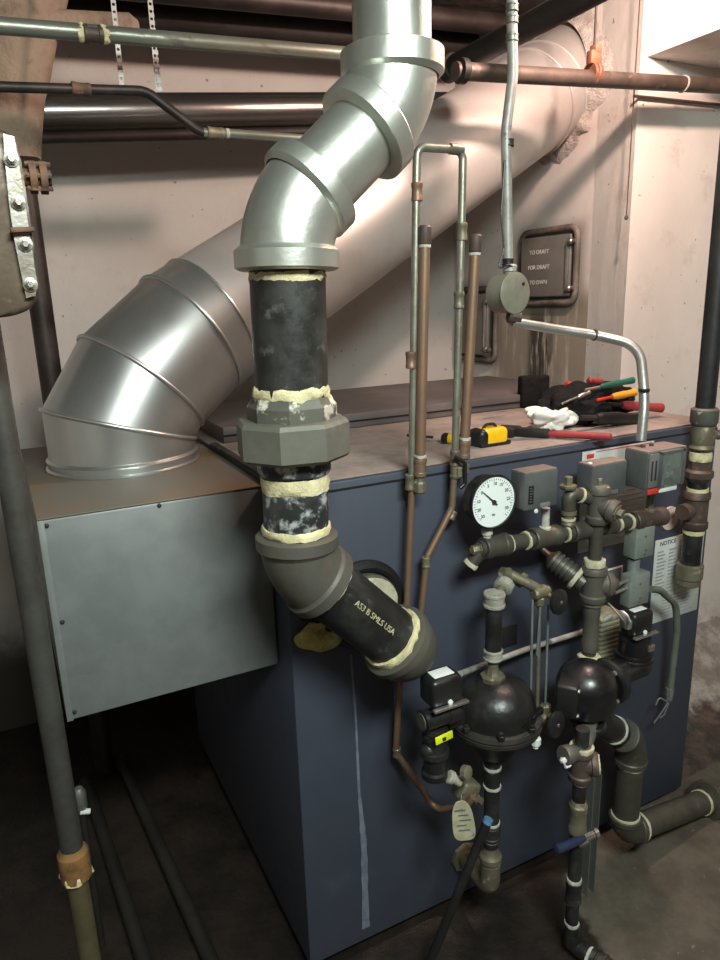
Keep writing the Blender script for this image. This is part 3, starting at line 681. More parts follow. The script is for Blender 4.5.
# ================================================================ LOW WATER CUTOFFS
def actuator(t, px, py, w, h, dep, y1):
    """black switch box with white label and steel latch, on the parent t"""
    p = W(px, py, y1); x0, z1 = p.x, p.z
    b0 = mk('switch_box', boxb(B(), V((x0+w/2, y1+dep/2, z1-h/2)), (w/2, dep/2, h/2), None, .010, 4), 'black_paint', t)
    box('label', (x0+.012, y1+.012, z1-.001), (x0+w-.012, y1+dep-.012, z1+.001), 'white_paper', b0, .0003, label='white label')
    cells('barcode', b0, x0+.022, x0+w-.022, z1+.0008, z1+.0012, y1+dep/2, 1, 12, 'ink', .4, .4)
    box('latch_strip', (x0-.002, y1-.010, z1-h+.001), (x0+w+.006, y1+.0, z1-h+.006), 'bright_steel', b0, .001)
    lathe('latch_screw', V((x0+w*.55, y1, z1-h+.009)), -Y, [(0, .005), (.003, .0045), (.004, .001)], 'white_paper', b0, 12)
    return x0, z1
def dome(c, r, h0, h1): # body profile (upwards from the centre plane)
    return [(-h0, .35*r), (-h0*.95, .42*r), (-h0*.6, .62*r), (-h0*.25, .93*r), (-.012, 1.0*r), (-.011, 1.03*r), (.013, 1.02*r), (h1*.35, 1.0*r), (h1*.58, .94*r), (h1*.76, .80*r), (h1*.9, .56*r), (h1*.97, .34*r), (h1, .2*r)]
YL = -.12
lc = W(495, 718, YL)
l1 = thing('low_water_cutoff', 'black domed low-water cutoff with a bolted rim, lower left of the controls', 'low water cutoff', lc-Z*.1, 'low water cutoff valves')
rr = .081
lathe('float_body', lc, Z, [(a, b) for a, b in dome(lc, rr, .085, .094)], 'black_dusty', l1, 48)
lathe('bolted_rim', lc-Z*.014, Z, [(0, rr), (.002, rr*1.13), (.011, rr*1.16), (.012, rr*1.10), (.015, rr*1.10), (.016, rr*1.16), (.025, rr*1.13), (.027, rr)], 'rim_iron', l1, 48)
for k in range(8):
    a = 2*math.pi*k/8+.25; p = lc+V((math.cos(a)*rr*1.1, math.sin(a)*rr*1.1, .016)); lathe('rim_bolt', p-Z*.004, Z, [(0, .008), (.008, .008), (.009, .005), (.013, .005)], 'black_dusty', l1, 6)
lathe('top_nut', lc+Z*.092-X*.008, Z, [(-.012, .020), (.003, .025), (.008, .025), (.011, .016), (.020, .012), (.026, .011)], 'brass_old', l1, 8)
text('LOW WATER', lc+V((.03, -rr*.98, .035)), V((1, .3, 0)), Z+Y*.2, .011, 'black_dusty', l1, 'raised_lettering', ext=.001)
x0, z1 = actuator(l1, 433, 684, .066, .056, .050, -.195)
# neck + lamp cylinder + lower valve block at left of body
ll = V((x0+.03, -.165, z1-.078))
lathe('mercury_housing', V((x0-.012, -.175, z1-.083)), X, [(0, .014), (.002, .021), (.006, .021), (.007, .019), (.05, .019), (.052, .022), (.075, .022)], 'black_dusty', l1, 24)
cyl('housing_cap', V((x0-.0135, -.175, z1-.083)), V((x0-.0115, -.175, z1-.083)), .0155, 'cast_iron', l1, 20, label='grey end cap')
box('side_bracket', (x0+.045, -.18, z1-.12), (x0+.085, -.13, z1-.062), 'black_dusty', l1, .008)
bm = B(); 
for (dx, dz, s) in ((.012, -.125, .017), (.028, -.140, .020), (.010, -.155, .018), (.035, -.165, .016)):
    r_ = bmesh.ops.create_icosphere(bm, subdivisions=3, radius=s, matrix=Matrix.Translation(V((x0+dx, -.165, z1+dz))))
mk('feed_valve_body', bm, 'black_dusty', l1)
lathe('valve_bonnet', V((x0+.022, -.165, z1-.105)), -Z, [(0, .024), (.008, .026), (.012, .026), (.014, .02), (.05, .022), (.052, .028), (.062, .028), (.064, .022), (.095, .020), (.098, .025), (.11, .025)], 'black_dusty', l1, 24)
tg = box('yellow_tag', (x0+.005, -.196, z1-.124), (x0+.042, -.193, z1-.109), 'yellow_tag', l1, .0005, rx=Matrix.Rotation(R(-6), 3, 'Y'), label='small yellow tag')
box('tag_mark', (x0+.019, -.1985, z1-.120), (x0+.026, -.196, z1-.114), 'black_ink', tg, .0004)
lathe('knurled_knob', W(463, 772, -.19), V((.4, -1, .3)), [(0, .010), (.002, .014), (.012, .014), (.014, .010)], 'brass_old', l1, 10)
lathe('valve_outlet', W(448, 776, -.18), V((.75, -.2, -.6)), [(0, .010), (.003, .013), (.01, .013), (.012, .009), (.03, .009)], 'grey_dope', l1, 12)
# brass ball valve with paper tag
bv = thing('feed_valve', 'dirty brass angle valve where the thin copper pipe ends', 'valve', W(468, 792, -.15))
boxb_ = B(); boxb(boxb_, W(466, 789, -.15), (.022, .018, .020), Matrix.Rotation(R(25), 3, 'Y'), .007, 3); mk('body', boxb_, 'brass_old', bv)
lathe('inlet', W(452, 778, -.16), W(466, 790, -.15)-W(452, 778, -.16), [(0, .011), (.01, .011), (.012, .008), (.03, .008)], 'brass_old', bv, 12)
lathe('hex_nut', W(473, 797, -.155), V((.3, -1, .1)), [(0, .010), (.012, .010), (.013, .007), (.022, .007)], 'brass_old', bv, 6)
pt = W(461, 801, -.185); bm = B(); w_, h_ = .052, .096; dn = (W(466, 845, -.185)-pt).normalized(); sd = V((.88, -.47, 0)); sd = (sd-dn*sd.dot(dn)).normalized()
out_ = []
for k in range(25):
    a = 2*math.pi*k/25; q = pt+dn*(h_*.5)+sd*(math.copysign(abs(math.cos(a))**.6, math.cos(a))*w_*.5*(.8+.2*(-math.sin(a))))-dn*(math.copysign(abs(math.sin(a))**.7, math.sin(a))*h_*.5); out_.append(bm.verts.new(q))
bm.faces.new(out_); r_ = bmesh.ops.extrude_face_region(bm, geom=bm.faces[:]); bmesh.ops.translate(bm, verts=[v for v in r_['geom'] if isinstance(v, bmesh.types.BMVert)], vec=(0, .0015, 0))
ptg = mk('paper_tag', bm, 'paper_tag'); cells_ = B()
for k_ in range(5):
    q_ = pt+dn*(.022+.012*k_)-V((.47, .88, 0))*.0006; boxb(cells_, q_+sd*(.004*((k_*7)%3-1)), (.011-.002*(k_%2), .0004, .0012), frame3(sd, -dn))
mk('pen_marks', cells_, 'ink', ptg)
tube('tag_wire', [pt+V((.0, 0, -.004)), pt+V((.004, .005, .008)), W(466, 793, -.165)], .001, 'brass_old', ptg, .004, 6); tag(ptg, 'oval off-white paper tag hanging from the dirty brass valve', 'tag')

# riser above first cutoff
u1 = thing('capped_riser', 'short black pipe with pale unions standing on the left cutoff dome', 'pipe', W(493, 668, YL))
RX1 = lc.x-.008; a_ = lambda py: W(493, py, YL).z
zt = lc.z+.118
cyl('pipe', V((RX1, YL, a_(655))), V((RX1, YL, a_(600))), .0165, 'black_iron', u1, 24)
cyl('brass_neck', V((RX1, YL, zt-.02)), V((RX1, YL, a_(655))), .0105, 'brass_old', u1, 24)
coupling('lower_union', V((RX1, YL, a_(659))), Z, .0195, .022, 'grey_dope', u1)
coupling('upper_union', V((RX1, YL, a_(607))), Z, .0215, .030, 'grey_dope', u1)
elx = W(500, 583, YL+.02)
tube('upper_elbow', [V((RX1+.002, YL, a_(600))), W(499, 592, YL+.01), W(509, 579, YL+.03), W(507, 570, YL+.045)], .0095, 'brass_old', u1, .012, 20)
lathe('elbow_nut', W(502, 589, YL+.015), (W(510, 576, YL+.035)-W(502, 589, YL+.015)), [(0, .014), (.003, .0195), (.018, .0195), (.022, .014)], 'grey_dope', u1, 10)
tube('brass_arm', [W(502, 572, YL+.03), W(509, 574, YL+.03), W(527, 583, YL+.01), W(540, 590, YL)], .0105, 'brass_old', u1, .015, 16)
ring(W(522, 580, YL+.025), W(527, 583, YL+.02)-W(512, 572, YL+.05), .0155, .012, u1, 'brass_old', .001, 'brass_ring')
# sight glass
sg = thing('sight_glass', 'thin sight-glass rods between two brass cocks with black handwheels', 'sight glass', W(540, 716, YL))
for (px, py, s) in ((540, 592, 1), (545, 716, -1)):
    c = W(px, py, YL); lathe('gauge_cock', c-X*.018, X, [(0, .010), (.004, .014), (.03, .014), (.034, .009), (.04, .009)], 'brass_old', sg, 16)
    lathe('packing_nut', c+V((0, 0, -s*.008)), -Z*s, [(0, .009), (.004, .012), (.018, .012), (.022, .008)], 'brass_old', sg, 6)
    wc = W(px+15, py+9, YL-.03) if s > 0 else W(552, 723, -.205); wd_ = V((.25, -1, .1)).normalized()
    hw = lathe('handwheel', wc, wd_, [(0, .010), (.002, .023), (.006, .026), (.012, .026), (.014, .021), (.0145, .010)], 'black_plastic', sg, 20)
    lathe('wheel_screw', wc+wd_*.012, wd_, [(0, .004), (.004, .0035), (.0045, .001)], 'bright_steel', hw, 8)
    cyl('valve_stem', c+X*.012, wc, .005, 'brass_old', sg, 10)
for (pa, pb_) in (((532.5, 600), (530.5, 712)), ((540.5, 603), (537, 655)), ((548.5, 604), (545, 712))):
    cyl('glass_rod', W(*pa, YL-.005), W(pb_[0], pb_[1], YL-.005), .0026, 'glass_rod', sg, 8)
cyl('glass_tube', W(539.5, 604, YL), W(537, 712, YL), .0045, 'brass_old', sg, 12)
lathe('drain_nipple', W(536, 737, -.19), -Z, [(0, .007), (.002, .010), (.016, .010), (.018, .006), (.024, .006)], 'white_paper', sg, 8)
tube('lower_connection', [W(520, 727, YL), W(533, 722, YL-.01), W(540, 716, YL)], .010, 'brass_old', sg, .01)

# metal-clad cable
wc_ = thing('cable_conduit', 'pale grey cable conduit running slantwise across the boiler front behind the risers', 'conduit', W(530, 648, -.03))
tube('conduit', [W(460, 674, -.13), W(478, 667, -.06), W(530, 648, -.03), W(588, 630, -.03), W(612, 615, -.06)], .0062, 'white_conduit', wc_, .08)

# second cutoff
l2c = W(586, 690, -.16)
l2 = thing('low_water_cutoff', 'black round cutoff with a square bolted cover, lower right of the controls', 'low water cutoff', l2c-Z*.08, 'low water cutoff valves')
r2 = .062
lathe('float_body', l2c-Z*.075, Z, [(0, .02), (.002, .03), (.02, .036), (.035, .056), (.055, .062), (.095, .062), (.115, .055), (.130, .038), (.137, .024), (.140, .018)], 'black_paint', l2, 40)
sc_ = l2c+V((-.058, -.010, .010)); fr = frame3(V((1, .75, 0)), Z)
mk('bolted_cover', boxb(B(), sc_, (.03, .022, .036), fr, .006, 3), 'black_paint', l2)
for (a, b2) in ((-1, 1), (1, 1), (-1, -1), (1, -1)):
    lathe('cover_bolt', sc_+fr@V((a*.023, -.021, b2*.028)), fr@V((0, -1, 0)), [(0, .0045), (.004, .004), (.005, .001)], 'bright_steel', l2, 6)
lathe('base_flange', l2c+V((-.005, -.02, -.062)), -Z, [(0, .030), (.004, .034), (.012, .034), (.014, .028)], 'black_paint', l2, 24)
# side arm to second switch box
fl = l2c+V((.058, .0, .0)); fd = V((1, .12, .1)).normalized()
lathe('side_flange', fl, fd, [(0, .044), (.004, .05), (.016, .05), (.02, .044)], 'black_dusty', l2, 28)
for k in range(4):
    a = k*math.pi/2+.6; lathe('flange_bolt', fl+V((-.002, math.cos(a)*.043, math.sin(a)*.043)), -fd, [(0, .006), (.006, .0055), (.007, .002)], 'bright_steel', l2, 6)
p2 = W(640, 668, -.125)
tube('side_elbow', [fl+fd*.015, fl+fd*.045+Z*.005, p2+V((0, 0, .01))], .028, 'black_dusty', l2, .05, 24)
x0, z1 = actuator(l2, 635, 616, .062, .055, .040, -.17)
lathe('lower_drum', V((x0+.034, -.145, z1-.067)), -Z, [(0, .034), (.035, .034), (.037, .040), (.042, .040), (.043, .037), (.047, .042), (.052, .042), (.054, .03)], 'black_paint', l2, 32)
box('drum_window', (x0+.036, -.184, z1-.090), (x0+.054, -.178, z1-.075), 'bright_steel', l2, .002)
box('terminal_block', (x0-.013, -.165, z1-.034), (x0+.002, -.140, z1-.012), 'emt', l2, .004)
for k in range(4):
    tube('wire', [V((x0-.02+.004*k, -.165, z1-.025+.004*k)), V((x0-.035, -.175, z1-.002+.008*k)), W(608+3*k, 603+3*k, -.13)], .0022, ('bright_steel', 'ink', 'brass_old', 'white_paper')[k], l2, .01, 8)
# ribbed terminal cover
p = W(597, 617, -.04)
rb = thing('ribbed_cover', 'tan ribbed metal cover between the riser and the black switch box', 'cover', (p.x+.03, -.03, p.z-.12))
bm = B()
for k in range(11): boxb(bm, V((p.x+.035, -.03, p.z-.006-k*.0115)), (.036, .026, .0038), None, .001)
mk('fins', bm, 'ribbed_tan', rb); box('core', (p.x+.002, -.048, p.z-.127), (p.x+.068, -.002, p.z), 'ribbed_tan', rb, .002)

# ================================================================ LOWER PIPEWORK
# under the left cutoff
d1_ = thing('cutoff_drain_pipe', 'black and brass drain pipe from the left cutoff down into the boiler foot', 'pipe', (lc.x, YL, 0))
zz = lambda py: W(491, py, YL).z
cyl('pipe', V((lc.x-.004, YL, lc.z-.08)), V((lc.x-.004, YL, zz(845))), .0165, 'black_iron', d1_, 24)
for py in (767, 786, 822, 838): ring(V((lc.x-.004, YL, zz(py))), Z, .0185, .006, d1_, 'white_dope', .001)
coupling('coupling', V((lc.x-.004, YL, zz(838))), Z, .021, zz(824)-zz(838), 'black_iron', d1_)
lathe('brass_body', V((lc.x-.004, YL, zz(845))), -Z, [(0, .015), (.012, .016), (.02, .021), (.024, .024), (.036, .024), (.038, .020), (.06, .020)], 'brass_old', d1_, 20)
fb_ = V((lc.x-.004, YL, zz(886)))
tube('mud_leg_elbow', [V((lc.x-.004, YL, zz(862))), fb_, V((lc.x+.012, -.001, fb_.z-.022))], .0215, 'brass_old', d1_, .03, 24)
lathe('elbow_flange', V((lc.x+.012, -.001, fb_.z-.022)), -Y, [(0, .036), (.008, .036), (.012, .028)], 'brass_old', d1_, 8)
# leaning hose
lh = thing('leaning_rod', 'thin dark plastic pipe leaning from the left drain pipe to the floor', 'rod', WZ(425, 975, .01))
ta, tb = W(487, 823, YL-.035), WZ(418, 990, .012)
cyl('rod', tb, ta, .0095, 'black_dusty', lh, 16); d = (ta-tb).normalized()
cyl('top_tip', ta, ta+d*.010, .0098, 'blue_tip', lh, 16, label='blue tip'); cyl('band', tb+d*.045, tb+d*.053, .0101, 'blue_tip', lh, 16)
# under right cutoff
YQ = -.225; RX2 = W(581, 760, YQ).x
z2 = lambda py: W(580, py, YQ).z
d2 = thing('blowdown_pipe', 'black vertical drain pipe with white joints under the right cutoff', 'pipe', (RX2, YQ, 0))
cyl('pipe', V((RX2, YQ, z2(730))), V((RX2, YQ, .03)), .0138, 'black_iron', d2, 24)
cyl('neck', V((RX2, YQ, z2(748))), V((l2c.x-.005, -.18, l2c.z-.07)), .019, 'grey_pipe', d2, 20)
ring(V((RX2, YQ, z2(748))), Z, .0235, .009, d2, 'thin_dope', .001)
tee('brown_tee', V((RX2, YQ, z2(764))), Z, V((.8, -.7, .1)), .021, z2(749)-z2(780), .034, 'brown_iron', d2)
tee('left_tee', V((RX2, YQ, z2(752))), Z, V((-1, .0, .15)), .017, .03, .05, 'cast_iron', d2)
ring(V((RX2, YQ, z2(764)))+V((.8, -.7, .1)).normalized()*.034, V((.8, -.7, .1)), .020, .006, d2, 'thin_dope', .001)
lathe('white_drain_cock', W(563, 757, YQ), V((.3, -.6, -1)), [(0, .006), (.003, .010), (.008, .010), (.01, .006), (.02, .008), (.022, .005)], 'white_paper', d2, 8)
for py, m, w in ((781, 'white_dope', .008), (803, 'brass_old', .02), (813, 'cream_dope', .005), (877, 'white_dope', .014), (897, 'white_dope', .008), (918, 'white_dope', .008)):
    ring(V((RX2, YQ, z2(py))), Z, .0155, w, d2, m, .0015)
coupling('brass_coupling', V((RX2, YQ, z2(830))), Z, .0190, z2(803)-z2(830), 'brass_old', d2)
coupling('lower_coupling', V((RX2, YQ, z2(898))), Z, .0172, z2(877)-z2(898), 'black_iron', d2)
hv = thing('lever_valve', 'shiny valve with a dark blue lever on the right drain pipe', 'valve', V((RX2, YQ-.02, z2(840))))
lathe('body', V((RX2+.0, YQ-.012, z2(834))), V((1, -.3, .3)), [(-.012, .009), (-.01, .014), (.012, .014), (.014, .009), (.03, .009), (.032, .012), (.04, .010)], 'flange_silver', hv, 8)
ha, hb = W(585, 838, YQ-.03), W(556, 849, YQ-.03)
lathe('lever', ha, hb-ha, [(0, .005), (.01, .007), (.03, .009), ((hb-ha).length-.002, .010), ((hb-ha).length, .007)], 'blue_plastic', hv, 12)
fl_ = thing('floor_drain_elbow', 'black pipe elbow lying on the floor at the foot of the drain pipe', 'pipe', (RX2, YQ, 0))
e1_ = WZ(585, 945, .03); e2_ = WZ(640, 990, .03)
tube('pipe', [V((RX2+.006, YQ, .06)), V((RX2+.008, YQ-.004, .028)), e2_], .0195, 'black_iron', fl_, .03, 20)
fd_ = (e2_-V((RX2, YQ, .028))).normalized()
ring(V((RX2, YQ, .028))+fd_*.045, fd_, .021, .006, fl_, 'white_dope', .0015); coupling('elbow_band', V((RX2, YQ, .028))+fd_*.06, fd_, .025, .02, 'black_iron', fl_)
# channel beside the drain
ch = thing('steel_channel', 'thin upright steel channel standing behind the right drain pipe', 'channel', (W(594, 870, -.13).x, -.12, 0))
cx_ = W(592, 820, -.12).x; bm = B(); zt_ = W(594, 775, -.12).z
for (a, b2) in ((-.012, -.010), (.010, .012), (-.012, .012)):
    y0_, y1_ = (-.130, -.110) if a*b2 > 0 else (-.110, -.108)
    boxb(bm, V((cx_+(a+b2)/2, (y0_+y1_)/2, zt_/2)), (abs(b2-a)/2, abs(y1_-y0_)/2, zt_/2))
mk('channel', bm, 'grey_pipe', ch)
# equalizer pipe to the right wall
eq = thing('return_pipe', 'thick dark return pipe bending down from the right cutoff and running into the footing', 'pipe', W(640, 840, -.1))
YE = -.11
k0, k1, k2 = W(600, 722, -.13), W(627, 742, YE), W(624, 832, YE)
k1 = V((k2.x+.004, YE, k1.z)); k3 = W(708, 800, -.075)
cyl('inlet_stub', k0, k0.lerp(k1, .55), .030, 'black_paint', eq, 28); ring(k0.lerp(k1, .42), k1-k0, .033, .006, eq, 'white_dope', .001)
elbow('upper_elbow', k0, k1, k2, .036, (.052, .062), eq, 'pipe_iron', bl=.014, br=1.08, rk=1.0)
cyl('drop_nipple', k1-Z*.03, k2+Z*.02, .0315, 'pipe_iron', eq, 28)
ring(k1-Z*.066, Z, .033, .007, eq, 'thin_dope', .001); ring(k2+Z*.052, Z, .034, .008, eq, 'thin_dope', .001)
elbow('lower_elbow', k1, k2, k3, .036, (.05, .05), eq, 'pipe_iron', bl=.014, br=1.08, rk=1.0)
d = (k3-k2).normalized(); ring(k2+d*.056, d, .037, .009, eq, 'thin_dope', .001)
cyl('long_nipple', k2+d*.03, k3+d*.02, .0315, 'pipe_iron', eq, 28); ring(k3-d*.035, d, .034, .008, eq, 'thin_dope', .001)
lathe('wall_flange', k3-d*.03, d, [(0, .036), (.012, .038), (.014, .052), (.03, .054), (.034, .050)], 'pipe_iron', eq, 32)

# ================================================================ RIGHT VERTICAL PIPE
YV = -.05; vx = W(704, 420, YV).x
v_ = lambda py: W(702, py, YV).z
vp = thing('gas_pipe', 'tall black pipe with stacked fittings hanging at the right edge of the boiler', 'pipe', (vx, YV, v_(582)))
cyl('upper_pipe', V((vx, YV, v_(410))), V((vx, YV, 2.04)), .0215, 'gas_black', vp, 28)
vb = lambda py: W(690, py, YV).z
def rngz(py, L=.01, r=.025, m='cream_dope'): ring(V((vx, YV, v_(py))), Z, r, L, vp, m, .0012)
lathe('reducer', V((vx, YV, v_(426))), Z, [(0, .024), (.003, .027), (.01, .031), (v_(408)-v_(426)-.004, .031), (v_(408)-v_(426), .026)], 'bushing_iron', vp, 24)
lathe('valve_body', V((vx, YV, v_(449))), Z, [(0, .026), (.004, .028), (.012, .024), (.026, .027), (.04, .027), (v_(426)-v_(449), .025)], 'brass_old', vp, 24)
rngz(456, .022, .025)
lathe('union', V((vx, YV, v_(480))), Z, [(0, .026), (.006, .030), (.010, .033), (.024, .033), (.03, .026), (.05, .025)], 'brown_iron', vp, 8)
cyl('nipple', V((vx, YV, v_(570))), V((vx, YV, v_(460))), .0225, 'black_iron', vp, 28)
rngz(489, .014, .0245)
tee('tee', V((vx, YV, v_(508))), Z, V((-1, -.1, .05)), .027, v_(491)-v_(527), .055, 'brown_iron', vp, .0175)
rngz(529, .012, .0245)
lathe('bottom_cap', V((vx, YV, v_(581))), Z, [(0, .022), (.004, .028), (.018, .028), (.022, .031), (v_(560)-v_(581)-.002, .031), (v_(560)-v_(581), .026)], 'brass_old', vp, 28)
lathe('lever_stub', V((vx+.024, YV-.0, v_(437))), V((1, -.3, .1)), [(0, .010), (.02, .010), (.021, .013), (.035, .013)], 'bright_steel', vp, 10)

# ================================================================ CONDUIT + JUNCTION BOX
YK = .10
cd = thing('conduit', 'whitish conduit pipe dropping from the ceiling to the round junction box', 'conduit', W(508, 268, YK))
jx = W(508, 290, YK)
bc = W(512, 130, YK)
tube('pipe', [V((W(512, 30, YK).x, YK+.02, 2.275)), W(512, 30, YK), W(513, 75, YK), W(506, 130, YK), V((jx.x, YK, jx.z+.03))], .0105, 'white_conduit', cd, .12)
for py in (8, 20, 38, 143, 262): band(W(512 if py < 50 else 508, py, YK), Z, .0125, .014, 'grey_pipe' if py < 50 else 'black_iron', cd)
tube('loose_wire', [W(505, 160, YK-.01), W(501, 215, YK-.01), W(504, 250, YK-.012), W(497, 270, YK-.015), W(507, 265, YK-.02), W(519, 268, YK-.015), W(514, 275, YK-.02)], .0018, 'black_plastic', cd, .02, 6)
jb = thing('junction_box', 'round khaki junction box hanging above the boiler top in mid-air', 'junction box', jx)
jd = V((.12, -1, 0.02)).normalized(); jc = W(514, 293, YK-.02)
lathe('box', jc-jd*.045, jd, [(0, .036), (.003, .041), (.045, .041), (.046, .035)], 'jbox', jb, 36)
lathe('cover', jc, jd, [(0, .041), (.001, .043), (.004, .043), (.005, .041)], 'jbox', jb, 36)
lathe('hub', V((jx.x, YK-.005, jx.z+.052)), -Z, [(0, .012), (.004, .015), (.014, .015), (.016, .011), (.03, .011)], 'white_conduit', jb, 16)
sdv = jd.cross(Z).normalized()
lathe('knockout_hole', jc-jd*.022-sdv*.0405, -sdv, [(0, .011), (.0012, .011)], 'hole_black', jb, 16)
lathe('screw', jc+jd*.005-sdv*.022+Z*.018, jd, [(0, .004), (.002, .003)], 'dark_iron', jb, 8)
ec = thing('bent_conduit', 'silver conduit curving from the junction box down onto the glass-fronted control', 'conduit', W(640, 440, -.10))
g3 = V((W(641, 440, -.10).x, -.10, z1))
pts = [W(512, 322, YK-.01), W(560, 330, .06), W(602, 336, .02), W(640, 346, -.04), V((W(645, 400, -.09).x, -.09, W(645, 400, -.09).z)), W(641, 441, -.10)]
tube('pipe', pts, .0105, 'emt', ec, {1: .3, 2: .3, 3: .07, 4: .25}, 20)
lathe('box_connector', W(508, 316, YK-.01), (pts[1]-pts[0]), [(0, .012), (.004, .015), (.016, .015), (.018, .012), (.028, .012)], 'brown_iron', ec, 10)
for pxy, yy, dr in (((594, 335), .026, X), ((644, 390), -.085, Z)): band(W(*pxy, yy), dr, .0122, .006, 'black_plastic', ec, 'tie')

# ================================================================ SOOT DOORS ON THE FLUE WALL
def sdoor(yc, zc_, hy, hz, label, lines, open_=0):
    t = thing('cleanout_door', label, 'cleanout door', (1.3, yc, zc_-hz), 'soot doors in the flue wall')
    bm = B(); fp = [V((1.29, yc+a*hy, zc_+b*hz)) for a, b in ((1, 1), (-1, 1), (-1, -1), (1, -1))]
    fp = [fp[0], fp[1], fp[2], fp[3]]
    mid = (fp[3]+fp[0])/2
    sweep(bm, tubep([mid]+fp+[mid], .011, .03), 10); mk('frame', bm, 'soot_frame', t, 60)
    fr = Matrix.Rotation(R(open_), 3, 'Z')
    hinge = V((1.285, yc+hy-.01, zc_)); 
    def L(y, z, x=0): return hinge+fr@V((x, y-(yc+hy-.01), z))
    bm = B(); boxb(bm, L(yc, 0, -.012), (.008, hy-.022, hz-.02), fr, .005, 3); mk('door_panel', bm, 'soot_door', t)
    bm = B(); boxb(bm, L(yc-hy+.035, 0, -.022), (.003, .004, hz-.05), fr, .001); mk('latch_bar', bm, 'bright_steel', t)
    for s in (1, -1):
        lathe('latch_lug', L(yc-hy+.03, s*(hz-.045), -.024), fr@V((0, -1, 0)), [(0, .008), (.003, .011), (.018, .011), (.022, .007), (.035, .007)], 'flange_silver', t, 10)
    for k, s in enumerate(lines):
        text(s, L(yc+.025, hz*.42-k*hz*.42, -.0205), fr@V((0, -1, 0)), Z, .019, 'white_ink', t)
    return t
sdoor(.785, 1.497, .135, .118, 'grey cleanout door with three lines of white lettering, right of the junction box', ['TO DRAFT', 'FOR DRAFT', 'TO DWN'], 4)
sdoor(1.175, 1.30, .115, .135, 'plain grey cleanout door lower on the wall, partly behind the junction box', [])

# ================================================================ OVERHEAD PIPES
oh = thing('overhead_pipe', 'brown horizontal iron pipe crossing in front of the flue with an orange clamp', 'pipe', W(592, 72, .35))
pa, pb_ = W(455, 71, .35), W(735, 87, .35); cyl('pipe', pa, pb_.lerp(pa, -.35), .0195, 'brown_iron', oh, 24)
lathe('end_elbow', W(462, 71, .35)-X*.012, X, [(0, .02), (.004, .027), (.02, .027), (.024, .023)], 'dark_iron', oh, 20)
ring(W(683, 84, .35), X, .0215, .006, oh, 'white_dope', .001, 'paint_ring')
cc_ = W(593, 74, .35); bm = B()
sweep(bm, [(cc_+V((0, math.cos(a)*.024, math.sin(a)*.024)), V((0, -math.sin(a), math.cos(a))), .0055) for a in [2*math.pi*i/24 for i in range(24)]], 8, close=True)
boxb(bm, cc_+V((0, 0, 0)), (.012, .025, .006), None, .002)
sweep(bm, cylp(cc_-X*.013, cc_+X*.013, .0245), 24)
ear = cc_+V((-.005, -.006, .034)); boxb(bm, ear, (.018, .010, .016), None, .004); boxb(bm, ear+V((.004, 0, .02)), (.010, .012, .010), None, .004)
mk('pipe_clamp', bm, 'orange_clamp', oh, label='orange pipe clamp')
cyl('hanger_rod', cc_+Z*.04, V((cc_.x, cc_.y, 2.278)), .003, 'dark_iron', oh, 8)
bd_ = thing('diagonal_pipe', 'dark iron pipe slanting up from behind the silver pipe towards the ceiling', 'pipe', V((.80, .5, 2.0)))
q0, q1 = WZ(460, 63, 1.995), WZ(592, -8, 2.01); dq = (q1-q0).normalized(); cyl('pipe', q0-dq*.05, q1+dq*.4, .028, 'dark_iron', bd_, 24)
lathe('end_collar', q0-dq*.055, dq, [(0, .030), (.003, .034), (.03, .034), (.034, .029)], 'dark_iron', bd_, 24)
tc_ = tag(cyl('thin_conduit', W(634, 96, .44), W(740, 104, .44)+X*.3, .004, 'brown_iron'), 'thin dark conduit fixed along the facing wall under the brown pipe', 'conduit')
# greenish long pipe
gp = thing('upper_pipe', 'pale green-grey horizontal pipe near the ceiling with a sealed coupling, the upper one', 'pipe', W(100, 35, .5))
a, b_ = W(-15, 24.5, .5), W(370, 56, .5); a = a+(a-b_)*.3; dg = (b_-a).normalized()
cyl('pipe', a, b_+dg*.1, .0155, 'green_pipe', gp, 24); coupling('coupling', W(83, 33.5, .5), dg, .0175, W(103, 36, .5).x-W(83, 33.5, .5).x, 'brown_iron', gp)
for px, py in ((81, 33), (105, 35)): ring(W(px, py, .5), dg, .0165, .014, gp, 'cream_dope', .004)
bp = thing('lower_pipe', 'thin brown pipe below it that drops at an angle and runs on greenish', 'pipe', W(150, 92, .45))
y_ = .45
tube('brown_run', [W(-60, 85, y_), W(74, 89, y_), W(146, 91, y_), W(197, 130, y_), W(204, 133, y_)], .0095, 'brownish_black', bp, .05)
tube('green_run', [W(203, 132.5, y_), W(228, 133.5, y_), W(330, 141, y_)], .0095, 'green_pipe', bp, .05)
for px, py in ((81, 89), (215, 133)): band(W(px, py, y_), X, .012, .035, 'rusty_iron' if px < 100 else 'brass_old', bp)
ring(W(227, 133.7, y_), X, .0105, .008, bp, 'white_dope', .001)
ip = thing('jacketed_pipe', 'shiny dark jacketed pipe running along the back wall behind the flue', 'pipe', W(180, 118, 1.15))
a, b_ = W(30, 113, 1.05), W(345, 109, 1.05); cyl('pipe', a-(b_-a)*.5, b_+(b_-a)*.6, .047, 'jacket_shiny', ip, 32)
ip2 = thing('black_pipe', 'black pipe running directly under the shiny jacketed one', 'pipe', W(180, 130, 1.15))
a, b_ = W(30, 138, 1.05), W(345, 131, 1.05); cyl('pipe', a-(b_-a)*.5, b_+(b_-a)*.6, .0155, 'dark_iron', ip2, 20)
dz = [('ceiling_pipe', (60, 8), (360, 36), 1.05, .036, 'dark_iron', 'dark pipe close under the ceiling behind the green-grey pipe'),
      ('ceiling_pipe', (180, -8), (420, 16), .9, .030, 'brownish_black', 'dark brown pipe at the very top edge, nearest the ceiling')]
